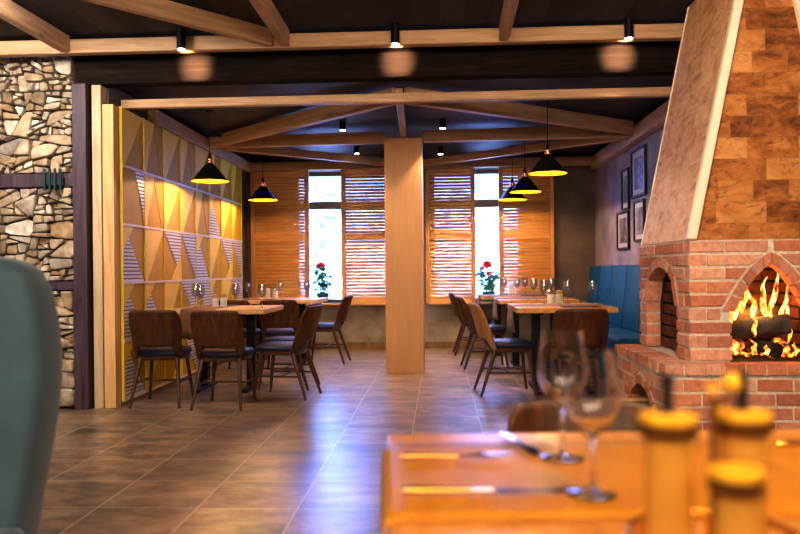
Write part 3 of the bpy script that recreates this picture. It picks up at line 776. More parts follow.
make_table(-2.50, -1.44, 9.15, 10.05, 'pale oak table under the left shutters, farther of the two left tables', M['table_side'])
make_table(.672, 1.545, 6.82, 7.80, 'honey oak table beside the blue bench, nearest of the three right tables', M['table'])
make_table(.655, 1.53, 8.62, 9.52, 'honey oak table beside the blue bench, middle of the three right tables', M['table'])
make_table(.53, 1.50, 10.02, 10.82, 'honey oak table below the right window, farthest of the three right tables', M['table'])
FGR = R_(4.0)
fg = make_table(-.58, .58, -.43, .43, 'honey orange table in the near foreground set with cruets and wine glasses', M['table'])
FGC = Matrix.Translation((.497, 1.225, 0)) @ Matrix.Rotation(FGR, 4, 'Z')
fg.location = (.497, 1.225, 0); fg.rotation_euler = (0, 0, FGR)

def runner(name, pts_u, y0, y1, mat, label, loc, rz, cat='table runner', wob=0.0):
    """cloth following the polyline pts_u (x,z), between y0 and y1"""
    vs = []; fs = []; m = 10
    for i, (x, z) in enumerate(pts_u):
        for j in range(m+1):
            y = y0+(y1-y0)*j/m
            hang = max(0, -z)
            vs.append((x+wob*math.sin(j*1.7)*hang*.5, y, z+TZ+.004-.02*hang*math.cos(j*.9)))
    for i in range(len(pts_u)-1):
        for j in range(m): a = i*(m+1)+j; fs.append((a, a+m+1, a+m+2, a+1))
    o = MB().add(vs, fs).build(name, mat, smooth=4, solid=.003); o.location = loc; o.rotation_euler = (0, 0, rz)
    return tag(o, label, cat)
# foreground runner wraps over the left edge
xs = [.56, .3, .0, -.3, -.5, -.565]
runner('table_runner', [(x, 0) for x in xs]+[(-.583, -.004), (-.589, -.02), (-.591, -.06), (-.59, -.16), (-.588, -.26)], -.145, .315, M['runner'], 'tan leather runner laid across the foreground table', (.497, 1.225, 0), FGR)
# near-left table: runner falls over the near edge between the chairs
runner('table_runner', [(.84, 0), (.6, 0), (.3, 0), (.03, 0), (-.004, -.003), (-.012, -.02), (-.014, -.10), (-.012, -.2), (-.01, -.27)], -.16, .16, M['runner_brown'], 'brown runner falling over the near edge of the left front table', (-2.20, 6.98, 0), R_(90), wob=.25)
for (y, xl, lab) in ((7.30, .672, 'mauve tan runner hanging over the aisle edge of the right front table'), (9.07, .655, 'mauve tan runner hanging over the aisle edge of the middle right table'), (10.42, .53, 'mauve tan runner hanging over the aisle edge of the farthest right table')):
    runner('table_runner', [(.85, 0), (.5, 0), (.03, 0), (-.004, -.003), (-.012, -.02), (-.014, -.1), (-.012, -.18), (-.01, -.24)], -.2, .2, M['runner_mauve'], lab, (xl, y, 0), 0, wob=.2)

# ------------------------------------------------------------------ wine glasses
def make_glass():
    prof = [(.0, .0), (.036, .001), (.037, .003), (.012, .008), (.0045, .014), (.0035, .05), (.004, .085), (.012, .096), (.030, .112), (.041, .135), (.0425, .155), (.040, .185), (.034, .222)]
    inner = [(.0325, .222), (.0385, .185), (.041, .155), (.0395, .135), (.029, .114), (.011, .099), (.0, .097)]
    o = MB().lathe(prof+inner, 28, caps=False).build('wine_glass', M['wine'], smooth=.9)
    return tag(o, 'x', 'wine glass')
g0 = make_glass(); gused = False
def put_glass(x, y, label, z=TZ, s=1.0, solid=False):
    global gused
    o = g0 if not gused else g0.copy()
    if gused: COL.objects.link(o)
    gused = True
    if solid:
        o.data = o.data.copy(); o.data.materials[0] = M['wine_solid']
    o.location = (x, y, z+.0005); o.scale = (s, s, s); o['label'] = label; o['group'] = 'stemmed wine glasses'
    return o
put_glass(-2.40, 7.55, 'empty wine glass on the left front table, nearest the yellow wall', TZ, 1)
put_glass(-2.26, 7.25, 'empty wine glass on the left front table, left of the wooden shakers', TZ)
put_glass(-2.02, 7.62, 'empty wine glass on the left front table, right of the wooden shakers', TZ)
put_glass(-1.66, 7.20, 'empty wine glass on the left front table, at the aisle corner', TZ)
put_glass(-2.32, 9.35, 'empty wine glass on the far left table, farthest to the left', TZ)
put_glass(-1.98, 9.60, 'empty wine glass on the far left table, right of the ceramic shakers', TZ)
put_glass(-1.68, 9.80, 'empty wine glass on the far left table, nearest the window gap', TZ)
put_glass(1.455, 7.50, 'wine glass standing alone at bench side of the right front table', TZ+0, 1.0)
put_glass(.985, 7.42, 'wine glass on the right front table, left of the shakers', TZ+.0055, 1.02)
put_glass(1.24, 7.62, 'wine glass on the right front table, just right of the shakers', TZ, 1.02)
put_glass(1.31, 9.20, 'wine glass on the middle right table, behind the shakers', TZ+.0055, 1.0)
put_glass(1.08, 9.00, 'wine glass on the middle right table, at the aisle side', TZ+.0055, 1.0)
put_glass(1.00, 10.15, 'wine glass on the farthest right table, nearest front edge', TZ, 1.0)
put_glass(1.14, 10.45, 'wine glass on the farthest right table, beside the cream box', TZ+.0055, 1.0)
put_glass(.88, 10.70, 'wine glass on the farthest right table, nearest the plant', TZ, 1.0)
def fgp(x, y): return FGC @ Vector((x, y, 0))
p = (.222, 1.158); put_glass(p[0], p[1], 'large foreground wine glass, nearer of the two on the tan runner', TZ+.0055, .96, True)
p = (.213, 1.378); put_glass(p[0], p[1], 'large foreground wine glass, farther of the two on the tan runner', TZ+.0055, 1.01, True)

# shakers, boxes
def shaker(x, y, z, label, body, cap, s=1.0):
    t = thing('shaker', label, 'shaker', (x, y, z+.0005), 0, 'salt and pepper shakers')
    MB().lathe([(.026*s, 0), (.028*s, .004), (.028*s, .07*s), (.024*s, .078*s)], 16).build('body', body, t, smooth=.7)
    MB().lathe([(.026*s, .0785*s), (.027*s, .085*s), (.026*s, .10*s), (.012*s, .108*s)], 16).build('cap', cap, t, smooth=.7)
shaker(-2.165, 7.42, TZ, 'wooden capped shaker on the left front table, left of the pair', M['white_cap'], M['label_wood'], 1.15)
shaker(-2.085, 7.42, TZ+.0055, 'wooden capped shaker on the left front table, right of the pair', M['white_cap'], M['label_wood'], 1.15)
shaker(-2.16, 9.68, TZ, 'cream shaker on the far left table, left of the pair', M['white_cap'], M['white_cap'], 1.2)
shaker(-2.07, 9.72, TZ, 'cream shaker on the far left table, right of the pair', M['white_cap'], M['steel'], 1.2)
shaker(1.075, 7.60, TZ, 'cream shaker on the right front table, left of the pair', M['white_cap'], M['steel'], 1.25)
shaker(1.155, 7.60, TZ, 'cream shaker on the right front table, right of the pair', M['white_cap'], M['label_wood'], 1.25)
nb = thing('napkin_box', 'small cream box on the farthest right table', 'box', (.96, 10.4, TZ+.006))
MB().box(-.045, .045, -.045, .045, 0, .10).build('box_body', M['white_cap'], nb, bevel=.006)
MB().box(-.03, .03, -.006, .006, .1, .15).build('napkins', M['mat_board'], nb)
for x, y, lab, z in ((-2.18, 9.55-.18, 'dark placemat at the near edge of the far left table', TZ), (1.25, 7.05-.08, 'dark placemat at the near edge of the right front table', TZ), (1.22, 10.12+.0, 'dark placemat on the farthest right table', TZ)):
    tag(MB().box(-.17, .17, -.11, .11, 0, .003).build('placemat', M['placemat'], loc=(x, y, z+.0005)), lab, 'placemat')

# ------------------------------------------------------------------ foreground cutlery
def knife(label, loc, rz, z, handle=M['brass'], blade=M['dark_steel'], L1=.105, L2=.115):
    t = thing('table_knife', label, 'knife', (loc[0], loc[1], z), rz)
    MB().tube([(0, 0, .006), (.012, 0, .007), (L1*.6, 0, .0065), (L1, 0, .006)], [.004, .0075, .0065, .0055], 10, 0, .75).build('handle', handle, t, smooth=1.0)
    MB().tube([(L1+.001, 0, .006), (L1+.035, 0, .006)], [.0058, .0045], 10, 0, .8).build('bolster', M['steel'], t, smooth=1.0)
    e = L1+.036
    MB().prism([(e, -.007, .005), (e+L2*.8, -.010, .005), (e+L2, .004, .005), (e, .006, .005)], (0, 0, .002)).build('blade', blade, t)
    return t
def fork(label, loc, rz, z):
    t = thing('table_fork', label, 'fork', (loc[0], loc[1], z), rz)
    MB().tube([(0, 0, .006), (.012, 0, .007), (.06, 0, .006), (.105, 0, .005)], [.0045, .0075, .006, .004], 10, 0, .7).build('handle', M['brass'], t, smooth=1.0)
    MB().tube([(.106, 0, .005), (.135, 0, .008), (.15, 0, .009)], [.0038, .005, .011], 10, 0, .35).build('neck', M['steel'], t, smooth=1.0)
    h = MB()
    for k in range(4):
        y = -.0095+k*.0063; h.tube([(.15, y, .009), (.17, y, .007), (.20, y, .010)], [.0022, .002, .0012], 6)
    h.build('tines', M['steel'], t, smooth=1.0)
    return t
zr = TZ+.0058
knife('gilt handled knife lying nearest the viewer on the tan runner', (-.062, 1.158), R_(2.6), zr)
fork('gilt handled fork lying along the middle of the tan runner', (-.075, 1.372), R_(2.5), zr)
knife('dark knife lying slanted at the far edge of the tan runner', (.172, 1.395), R_(106), zr, M['dark_steel'], M['steel'], .07, .08)
fork('fork lying at the right edge of the picture behind the cruets', (.62, 1.475), R_(4), zr)

# ------------------------------------------------------------------ cruet set
CSX, CSY = .285, .822
cs = thing('cruet_stand', 'round cruet stand with tall ball topped handle on the foreground table', 'cruet stand', (CSX, CSY, TZ+.0065))
MB().lathe([(.088, 0), (.092, .004), (.092, .010), (.0, .012)], 32).build('tray', M['lid_yellow'], cs, smooth=.7)
rg = MB(); rp = [(.088*math.cos(2*PI*k/32), .088*math.sin(2*PI*k/32), .052) for k in range(33)]
rg.tube(rp, .004, 8)
rg.build('rail', M['brass'], cs, smooth=4)
for k in range(6):
    a = 2*PI*k/6+.3; MB().tube([(.088*math.cos(a), .088*math.sin(a), .008), (.088*math.cos(a), .088*math.sin(a), .052)], .003, 6).build('rail_post', M['brass'], cs)
hr = MB().tube([(-.003, 0, .011), (-.003, 0, .200)], .0034, 10)
hr.tube([(-.003, 0, .190), (.008, .004, .192), (.017, .008, .197), (.019, .009, .203)], .0028, 8).build('handle_rod', M['lid_brown'], cs, smooth=1.0)
MB().ball((-.003, 0, .2062), .0064).build('handle_ball', M['lid_yellow'], cs, smooth=4)
MB().ball((.019, .009, .2125), .0105).build('handle_ball', M['lid_yellow'], cs, smooth=4)
def cruet(dx, dy, r, h, label, spout, ball):
    t = thing('cruet_bottle', label, 'cruet', (CSX+dx, CSY+dy, TZ+.0065+.013), 0, 'cruets in the foreground stand')
    MB().lathe([(r*.88, 0), (r*.95, .004), (r*.93, h*.5), (r*.90, h-.022), (r*.86, h-.018)], 28).build('body', M['oil'], t, smooth=.8)
    MB().lathe([(r*1.06, h-.0175), (r*1.15, h-.014), (r*1.16, h-.002)], 28).build('lid_band', M['lid_brown'], t, smooth=.7)
    MB().lathe([(r*1.10, h-.0018), (r*1.16, h+.002), (r*1.12, h+.006), (r*.6, h+.007), (.004, h+.0075)], 28).build('lid', M['lid_yellow'], t, smooth=.7)
    if spout: MB().tube([(0, 0, h+.008), (0, 0, h+.012), (0, 0, h+.022), (0, 0, h+.048)], [.008, .0065, .006, .0065], 10).build('spout', M['dark_plastic'], t, smooth=1.0)
    if ball: MB().ball((-.012, .03, h+.032), .0001).build('knob', M['lid_yellow'], t, smooth=4) if False else None
    return t
cruet(-.046, .012, .0265, .160, 'amber oil cruet with dark spout, left one in the stand', True, False)
cruet(.040, .036, .0265, .159, 'amber oil cruet with dark spout, rear right one in the stand', True, True)
cruet(-.001, -.056, .0225, .120, 'short amber jar with yellow lid, front one in the stand', False, False)
tg = tag(MB().lathe([(.018, 0), (.020, .003), (.019, .05), (.021, .075), (.0195, .075), (.0175, .05), (.018, .005), (0, .004)], 20, caps=False).build('glass_tumbler', M['glass'], smooth=4, loc=(.475, .99, TZ+.0065)), 'small clear glass to the right of the cruet stand', 'glass')

# ------------------------------------------------------------------ dusty blue armchair at the left edge
ac = thing('armchair', 'dusty blue upholstered high back chair cut off at the left edge', 'armchair', (-1.372, 2.04, 0.008), R_(0))
def rounded_panel(hw, outline, y0, y1, m):
    n_ = len(outline); vs = []; fs = []
    rings = [(y0+.02, .93), (y0, .985)]
    ys = [(y0+.035, 1.0), (y0, .90), (y0, .0)]
    layers = [(y1, .86), (y1-.01, .95), (y1-.035, 1.0), (y0+.035, 1.0), (y0+.01, .95), (y0, .86)]
    cz = sum(p[1] for p in outline)/n_; 
    for y, s in layers:
        for px, pz in outline: vs.append((px-(1-s)*.18*(1 if px > 0 else -1)*min(1, abs(px)/hw*1.2), y, pz-(1-s)*.25*(1 if pz > .9 else 0)))
    for a in range(len(layers)-1):
        for k in range(n_): fs.append((a*n_+k, a*n_+(k+1) % n_, (a+1)*n_+(k+1) % n_, (a+1)*n_+k))
    fs.append(tuple(range(n_-1, -1, -1))); fs.append(tuple((len(layers)-1)*n_+k for k in range(n_)))
    return m.add(vs, fs)
half = [(.255, .30), (.27, .40), (.288, .50), (.312, .62), (.332, .73), (.342, .83), (.342, .92), (.332, 1.01), (.318, 1.075), (.292, 1.12), (.255, 1.145), (.20, 1.158), (.10, 1.165)]
out = half+[(-a, b) for a, b in reversed(half)]
rounded_panel(.35, out, -.10, .06, MB()).build('backrest', M['dusty_blue'], ac, smooth=4, fixn=True)
MB().box(-.30, .30, -.62, -.06, .28, .46).build('seat', M['dusty_blue'], ac, smooth=1.0, bevel=.04, bseg=3)
for sx in (-1, 1):
    for yy in (-.56, -.02): tapered((sx*.24, yy, .30), (sx*.26, yy, 0), .022, .014).build('leg', M['leg_wood'], ac, smooth=1.0)

# ------------------------------------------------------------------ fireplace
FB = dict(x0=1.447, x1=2.383, y0=4.60, y1=5.72, z0=.57, z1=1.28)       # upper body
LG = dict(x0=1.272, x1=2.60, y0=4.50, y1=5.74, z0=0, z1=.57)           # ledge
fp = thing('fireplace', 'red brick corner fireplace with arched firebox, side niche and tapering wood tiled hood', 'fireplace', (1.9, 5.1, 0))
OFF = Vector((-1.9, -5.1, 0))
def fbuild(mb, name, mat, **kw):
    mb.v = [tuple(Vector(v)+OFF) for v in mb.v]
    return mb.build(name, mat, fp, **kw)
br = random.Random(5)
def brick_box(mb, org, U, N, u0, u1, z0, z1, dep, t0=None, t1=None):
    """one brick on a wall face; org origin, U along-face dir, N outward normal"""
    j = lambda: br.uniform(-.0018, .0018)
    out_ = br.uniform(-.003, .004); b = .004
    o = Vector(org); U = Vector(U); N = Vector(N); Z = Vector((0, 0, 1))
    def P(u, z, n_): return o+U*u+Z*z+N*n_
    t0 = u0 if t0 is None else t0; t1 = u1 if t1 is None else t1
    f0 = [(u0+j(), z0+j()), (u1+j(), z0+j()), (t1+j(), z1+j()), (t0+j(), z1+j())]
    ins = [(u0+b, z0+b), (u1-b, z0+b), (t1-b, z1-b), (t0+b, z1-b)]
    vs = [P(u, z, -dep) for u, z in f0]+[P(u, z, out_-b) for u, z in f0]+[P(u+j(), z+j(), out_) for u, z in ins]
    mb.add(vs, [(3, 2, 1, 0), (0, 1, 5, 4), (1, 2, 6, 5), (2, 3, 7, 6), (3, 0, 4, 7), (4, 5, 9, 8), (5, 6, 10, 9), (6, 7, 11, 10), (7, 4, 8, 11), (8, 9, 10, 11)])
def arch_pts(c, hw, zs, za, pointed, n=14):
    """points of the arch from left spring to right spring"""
    pts = []
    for k in range(n+1):
        t = k/n; u = -hw+2*hw*t
        if pointed:
            e = abs(u)/hw; z = zs+(za-zs)*(1-e**1.55)
        else: z = zs+(za-zs)*math.sqrt(max(0, 1-(u/hw)**2))
        pts.append((c+u, z))
    return pts
def half_at(z, hw, zs, za, pointed):
    if z <= zs: return hw
    if z >= za: return 0
    q = (z-zs)/(za-zs)
    return hw*(1-q)**(1/1.55) if pointed else hw*math.sqrt(max(0, 1-q*q))
def brick_face(mb, org, U, N, L_, z0, z1, nc, arch=None, first=(.12, .0), dep=.10, bl=.205, top_row=False):
    """courses of bricks, with an arch opening surrounded by a ring of radial bricks"""
    ch = (z1-z0)/nc; g = .0075
    for c in range(nc):
        a, b = z0+c*ch+g, z0+(c+1)*ch-g
        segs = [(0, L_)]; hb_ = ht_ = None
        if arch:
            ac_, hw, zs, za, ptd, ring = arch
            hb_ = half_at(a, hw+ring, zs, za+ring, ptd); ht_ = half_at(b, hw+ring, zs, za+ring, ptd)
            if b < zs: hb_ = ht_ = hw
            elif a < zs: hb_ = ht_
            h1 = hb_
            segs = [(0, ac_-h1-g)]+[(ac_+h1+g, L_)] if h1 > 0 else segs
        for (s0, s1) in segs:
            if s1-s0 < .02: continue
            st_ = first[c % 2] if s0 == 0 else 0
            u = s0+st_
            odd = c % 2
            ln = bl*(.5 if (odd and s0 > 0) else 1)
            while u < s1-.015:
                e = min(u+ln, s1)
                if s1-e < .05: e = s1
                t0 = t1 = None
                if arch and hb_ > 0 and len(segs) > 1:
                    if e == s1 and s0 == 0: t1 = ac_-ht_-g-g*.7
                    if u == s0 and s0 > 0: t0 = ac_+ht_+g+g*.7
                brick_box(mb, org, U, N, u+g*.7, e-g*.7, a, b, dep, t0, t1); u = e; ln = bl
    if arch:
        ac_, hw, zs, za, ptd, ring = arch
        o = Vector(org); Uv = Vector(U); Nv = Vector(N)
        n_ = 9 if not ptd else 10
        inn = arch_pts(ac_, hw, zs, za, ptd, n_*4); ou = arch_pts(ac_, hw+ring, zs, za+ring, ptd, n_*4)
        # even spacing by arc length along the inner curve
        for k in range(n_):
            i0, i1 = k*4, (k+1)*4
            def lerp(a, b, t): return (a[0]+(b[0]-a[0])*t, a[1]+(b[1]-a[1])*t)
            q = [lerp(inn[i0], inn[i1], .05), lerp(inn[i0], inn[i1], .95), lerp(ou[i0], ou[i1], .95), lerp(ou[i0], ou[i1], .05)]
            q = [lerp(q[0], q[3], 0.0), lerp(q[1], q[2], 0.0), lerp(q[1], q[2], .93), lerp(q[0], q[3], .93)]
            out_ = br.uniform(0, .006)
            poly = [o+Uv*u+Vector((0, 0, z))+Nv*out_ for u, z in q]
            mb.prism(poly, -Nv*dep)
def mortar_face(mb, org, U, N, L_, z0, z1, arch, dep=.095, rec=.007):
    o = Vector(org); Uv = Vector(U); Nv = Vector(N)
    def P(u, z): return o+Uv*u+Vector((0, 0, z))-Nv*rec
    q = rec+.003; L_ -= q
    if not arch:
        mb.prism([P(q, z0), P(L_, z0), P(L_, z1), P(q, z1)], -Nv*dep); return
    ac_, hw, zs, za, ptd, ring = arch
    e = .022
    mb.prism([P(q, z0), P(ac_-hw-e, z0), P(ac_-hw-e, z1), P(q, z1)], -Nv*dep)
    mb.prism([P(ac_+hw+e, z0), P(L_, z0), P(L_, z1), P(ac_+hw+e, z1)], -Nv*dep)
    pts = arch_pts(ac_, hw+e, zs, za+e, ptd, 16)
    for a, b in zip(pts[:-1], pts[1:]):
        mb.prism([P(a[0], a[1]), P(b[0], b[1]), P(b[0], z1), P(a[0], z1)], -Nv*dep)
mo = MB(); bk = MB(); X, Y, Zv = (1, 0, 0), (0, 1, 0), (0, 0, 1)
# upper body, front (faces the camera): pointed firebox arch
fa = (1.918-FB['x0'], .215, .86, 1.135, True, .075)
brick_face(bk, (FB['x0'], FB['y0'], 0), X, (0, -1, 0), FB['x1']-FB['x0'], FB['z0'], FB['z1'], 9, fa, (.0, .10))
mortar_face(mo, (FB['x0'], FB['y0'], 0), X, (0, -1, 0), FB['x1']-FB['x0'], FB['z0'], FB['z1'], fa)
# upper body, left side: round niche arch (u runs towards the back)
na = (5.20-FB['y0'], .335, .88, 1.125, False, .07)
brick_face(bk, (FB['x0'], FB['y0'], 0), Y, (-1, 0, 0), FB['y1']-FB['y0'], FB['z0'], FB['z1'], 9, na, (.10, .0))
mortar_face(mo, (FB['x0'], FB['y0'], 0), Y, (-1, 0, 0), FB['y1']-FB['y0'], FB['z0'], FB['z1'], na)
# right side and back, plain
brick_face(bk, (FB['x1'], FB['y0'], 0), Y, (1, 0, 0), FB['y1']-FB['y0'], FB['z0'], FB['z1'], 9, None, (.10, .0))
mortar_face(mo, (FB['x1'], FB['y0'], 0), Y, (1, 0, 0), FB['y1']-FB['y0'], FB['z0'], FB['z1'], None)
# ledge: lower courses + top course of bricks on edge
LT = .505
brick_face(bk, (LG['x0']+.012, LG['y0']+.012, 0), X, (0, -1, 0), LG['x1']-LG['x0'], .0, LT-.02, 6, None, (.0, .10))
mortar_face(mo, (LG['x0']+.012, LG['y0']+.012, 0), X, (0, -1, 0), LG['x1']-LG['x0'], 0, LT, None)
la = (5.06-LG['y0'], .33, .10, .375, False, .06)
brick_face(bk, (LG['x0']+.012, LG['y0']+.012, 0), Y, (-1, 0, 0), LG['y1']-LG['y0'], .0, LT-.02, 6, la, (.10, .0))
mortar_face(mo, (LG['x0']+.012, LG['y0']+.012, 0), Y, (-1, 0, 0), LG['y1']-LG['y0'], 0, LT, la)
# top course, header bricks along both edges; paving bricks behind
def cap_row(a0, a1, w, org, U, N, ln):
    k = a0
    while k < a1-.02:
        e = min(k+w, a1)
        brick_box(bk, org, U, N, k+.004, e-.004, LT, LG['z1'], ln); k = e
cap_row(0, LG['x1']-LG['x0'], .115, (LG['x0'], LG['y0'], 0), X, (0, -1, 0), .13)
cap_row(.135, LG['y1']-LG['y0'], .075, (LG['x0'], LG['y0'], 0), Y, (-1, 0, 0), .17)
mo.box(LG['x0']+.01, LG['x1'], LG['y0']+.01, LG['y1'], LT-.004, LG['z1']-.006)
fbuild(bk, 'brickwork', M['brick'], fixn=True)
fbuild(mo, 'mortar', M['mortar'], fixn=True)
# firebox and niche interiors: sooty bricks
sb_ = MB()
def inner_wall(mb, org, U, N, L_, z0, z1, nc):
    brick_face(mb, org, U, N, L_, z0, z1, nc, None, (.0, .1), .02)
inner_wall(sb_, (1.66, 5.12, 0), X, (0, -1, 0), .52, .57, 1.26, 9)        # firebox back
inner_wall(sb_, (1.685, 4.70, 0), Y, (1, 0, 0), .42, .57, 1.26, 9)
inner_wall(sb_, (2.16, 4.70, 0), Y, (-1, 0, 0), .42, .57, 1.26, 9)
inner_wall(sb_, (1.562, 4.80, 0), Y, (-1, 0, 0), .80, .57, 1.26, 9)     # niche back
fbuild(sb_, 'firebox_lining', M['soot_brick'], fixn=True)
co = MB()
co.box(1.657, 1.664, 4.70, 5.62, .57, 1.27); co.box(2.19, 2.22, 4.70, 5.5, .57, 1.27); co.box(1.66, 2.19, 5.14, 5.17, .57, 1.27)
co.box(1.46, 2.37, 4.62, 5.70, 1.255, 1.279); co.box(1.59, 1.64, 4.78, 5.62, .57, 1.25)
co.box(1.55, 1.60, 4.6, 5.6, 0, .5); co.box(1.66, 2.19, 4.62, 5.13, .5655, .572)
fbuild(co, 'inner_core', M['stone_gap'])
# hood
hb, ht = 1.283, 2.995
hx0b, hx0t, hx1b, hx1t = 1.466, 1.815, 2.364, 2.015
fr_ = MB().add([(hx0b, 4.622, hb), (hx1b, 4.622, hb), (hx1t, 4.622, ht), (hx0t, 4.622, ht)], [(0, 1, 2, 3)])
fbuild(fr_, 'hood_front', M['hood_front'], solid=.01)
ls = MB().add([(hx0b, 5.70, hb), (hx0b, 4.622, hb), (hx0t, 4.622, ht), (hx0t, 5.70, ht)], [(0, 1, 2, 3)])
ls.add([(hx1b, 4.622, hb), (hx1b, 5.70, hb), (hx1t, 5.70, ht), (hx1t, 4.622, ht)], [(0, 1, 2, 3)])
ls.add([(hx1b, 5.70, hb), (hx0b, 5.70, hb), (hx0t, 5.70, ht), (hx1t, 5.70, ht)], [(0, 1, 2, 3)])
fbuild(ls, 'hood_side', M['hood_side'], solid=.01)
for yc, w_ in ((4.612, .026), (5.700, .012)):
    for xb, xt, sg in ((hx0b, hx0t, -1), (hx1b, hx1t, 1)):
        t_ = MB(); w2 = w_
        t_.hexa([(xb-w2, yc-w2, hb), (xb+w2, yc-w2, hb), (xb+w2, yc+w2, hb), (xb-w2, yc+w2, hb)],
                [(xt-w2, yc-w2, ht), (xt+w2, yc-w2, ht), (xt+w2, yc+w2, ht), (xt-w2, yc+w2, ht)])
        fbuild(t_, 'corner_trim', M['cream_trim'], bevel=.004, bseg=1)

# logs, flames, embers
def log(name, p0, p1, r, mat, endmat, label, cat='log', group=None, seg=14, split=False):
    p0, p1 = Vector(p0), Vector(p1); d = p1-p0; L_ = d.length
    rr = random.Random(int(p0.x*1000+p1.y*777))
    mb = MB(); vs = []; fs = []; rings = 7
    for i in range(rings):
        for k in range(seg):
            a = 2*PI*k/seg; q = r*(1+rr.uniform(-.07, .07))
            y, z = q*math.cos(a), q*math.sin(a)
            if split and z > r*.15: z = r*.15+rr.uniform(-.003, .003)
            vs.append((L_*i/(rings-1), y, z))
    for i in range(rings-1):
        for k in range(seg):
            k2 = (k+1) % seg
            fs.append((i*seg+k, i*seg+k2, (i+1)*seg+k2, (i+1)*seg+k))
    mb.add(vs, fs)
    if split:
        for q_, f in enumerate(fs):
            if all(vs[i][2] > r*.1 for i in f): mb.mi[q_] = 1
    mb.add(vs[:seg], [tuple(range(seg-1, -1, -1))], 1); mb.add(vs[-seg:], [tuple(range(seg))], 1)
    o = mb.build(name, [mat, endmat], smooth=.9, fixn=True); o.location = p0
    o.rotation_euler = d.to_track_quat('X', 'Z').to_euler()
    return tag(o, label, cat, group)
log('burning_log', (1.74, 4.86, .735), (2.10, 4.80, .775), .062, M['grey_char'], M['grey_char'], 'blackened log lying across the fire, upper one')
log('burning_log', (1.72, 4.76, .624), (1.87, 5.00, .634), .043, M['ember'], M['ember'], 'glowing ember log at the left of the fire bed')
log('burning_log', (2.045, 4.76, .624), (2.12, 5.00, .634), .043, M['ember'], M['ember'], 'glowing ember log at the right of the fire bed')
log('burning_log', (1.97, 4.67, .626), (1.93, 4.86, .638), .046, M['char'], M['char'], 'short charred log end pointing out of the fire bed')
log('burning_log', (1.74, 4.98, .80), (2.12, 5.02, .83), .05, M['bark'], M['log_cut'], 'log at the back of the fire behind the flames')
eb = MB(); er = random.Random(3)
for k in range(60):
    eb.ball((er.uniform(1.70, 2.13), er.uniform(4.68, 5.05), .590+er.uniform(0, .010)), er.uniform(.008, .017), 6, 4, (1.3, 1, .7))
tag(eb.build('embers', M['ember']), 'bed of glowing embers and ash on the firebox floor', 'embers', kind='stuff')
fl = MB(); frd = random.Random(9)
def tongue(x, y, z, h, w, sway, ph):
    n_, seg = 9, 8; vs = []; fs = []
    for i in range(n_+1):
        t = i/n_; r = w*(math.sin(PI*(t**.7*.94+.03)))**.9*(1-t*.35)+.001
        cx = x+sway*math.sin(t*4.4+ph)*(.3+t)+.006*math.sin(t*11+ph*3); cy = y+.012*math.sin(t*6+ph)
        for k in range(seg):
            a = 2*PI*k/seg; vs.append((cx+r*math.cos(a), cy+r*.4*math.sin(a), z+h*t))
    for i in range(n_):
        for k in range(seg): k2 = (k+1) % seg; fs.append((i*seg+k, i*seg+k2, (i+1)*seg+k2, (i+1)*seg+k))
    fl.add(vs, fs)
for a in ((1.755, 4.80, .78, .25, .020, .018, .5), (1.785, 4.77, .80, .20, .018, -.022, 1.5), 
          (1.885, 4.80, .80, .21, .020, .025, .8), (1.965, 4.81, .80, .26, .022, .022, 2.6), (2.0, 4.78, .80, .30, .020, -.025, 1.0),
          (2.07, 4.79, .72, .30, .018, -.02, .3), (2.10, 4.80, .66, .30, .014, .012, 1.9), (1.87, 4.74, .70, .16, .014, .015, .4), (1.83, 4.82, .84, .22, .016, -.03, 2.8), 
          (1.84, 4.68, .60, .10, .018, .015, 0), (2.08, 4.67, .595, .08, .016, .01, 1), (1.92, 4.67, .6, .06, .024, .01, 1), (1.74, 4.69, .6, .07, .014, .01, 2)):
    tongue(*a)
tag(fl.build('flames', M['flame'], smooth=4), 'yellow orange flames rising from the logs in the firebox', 'fire', kind='stuff')
light('POINT', 'fire_light', (1.92, 4.84, .90), 9, (1, .45, .12), shadow_soft_size=.09)
# firewood stored in the arch of the ledge
log('firewood_log', (1.10, 5.00, .275), (1.52, 5.03, .275), .085, M['bark'], M['log_cut'], 'split firewood log sticking out of the ledge arch, upper one', split=True)
log('firewood_log', (1.13, 5.13, .085), (1.52, 5.13, .085), .08, M['bark'], M['log_cut'], 'firewood log on the floor in the ledge arch, farther one')
log('firewood_log', (1.06, 4.93, .088), (1.52, 4.95, .088), .085, M['bark'], M['log_cut'], 'firewood log on the floor in the ledge arch, nearer one')

# ------------------------------------------------------------------ pendant lamps
def make_pendant():
    t = thing('pendant_lamp', 'x', 'lamp')
    # origin at the rim level
    MB().lathe([(.1805, 0), (.060, .150), (.034, .172), (.026, .176)], 40, caps=False).build('lamp_shade', M['shade'], t, smooth=.9)
    MB().lathe([(.1795, .0), (.0585, .1482), (.032, .1700)], 40, caps=False).build('shade_lining', M['shade_in'], t, smooth=4)
    c = MB().lathe([(.026, .177), (.032, .183), (.032, .195), (.022, .200)], 20); c.lathe([(.022, .2005), (.029, .207), (.029, .219), (.018, .225)], 20)
    c.build('copper_collar', M['copper'], t, smooth=.7)
    so = MB().lathe([(.016, .2255), (.015, .27), (.006, .285)], 16).build('socket', M['shade'], t, smooth=.7)
    MB().ball((0, 0, .07), .028, sc=(1, 1, 1.2)).build('bulb', M['bulb'], so, smooth=4)
    return t
pl = make_pendant(); pused = False
RIM = 2.02
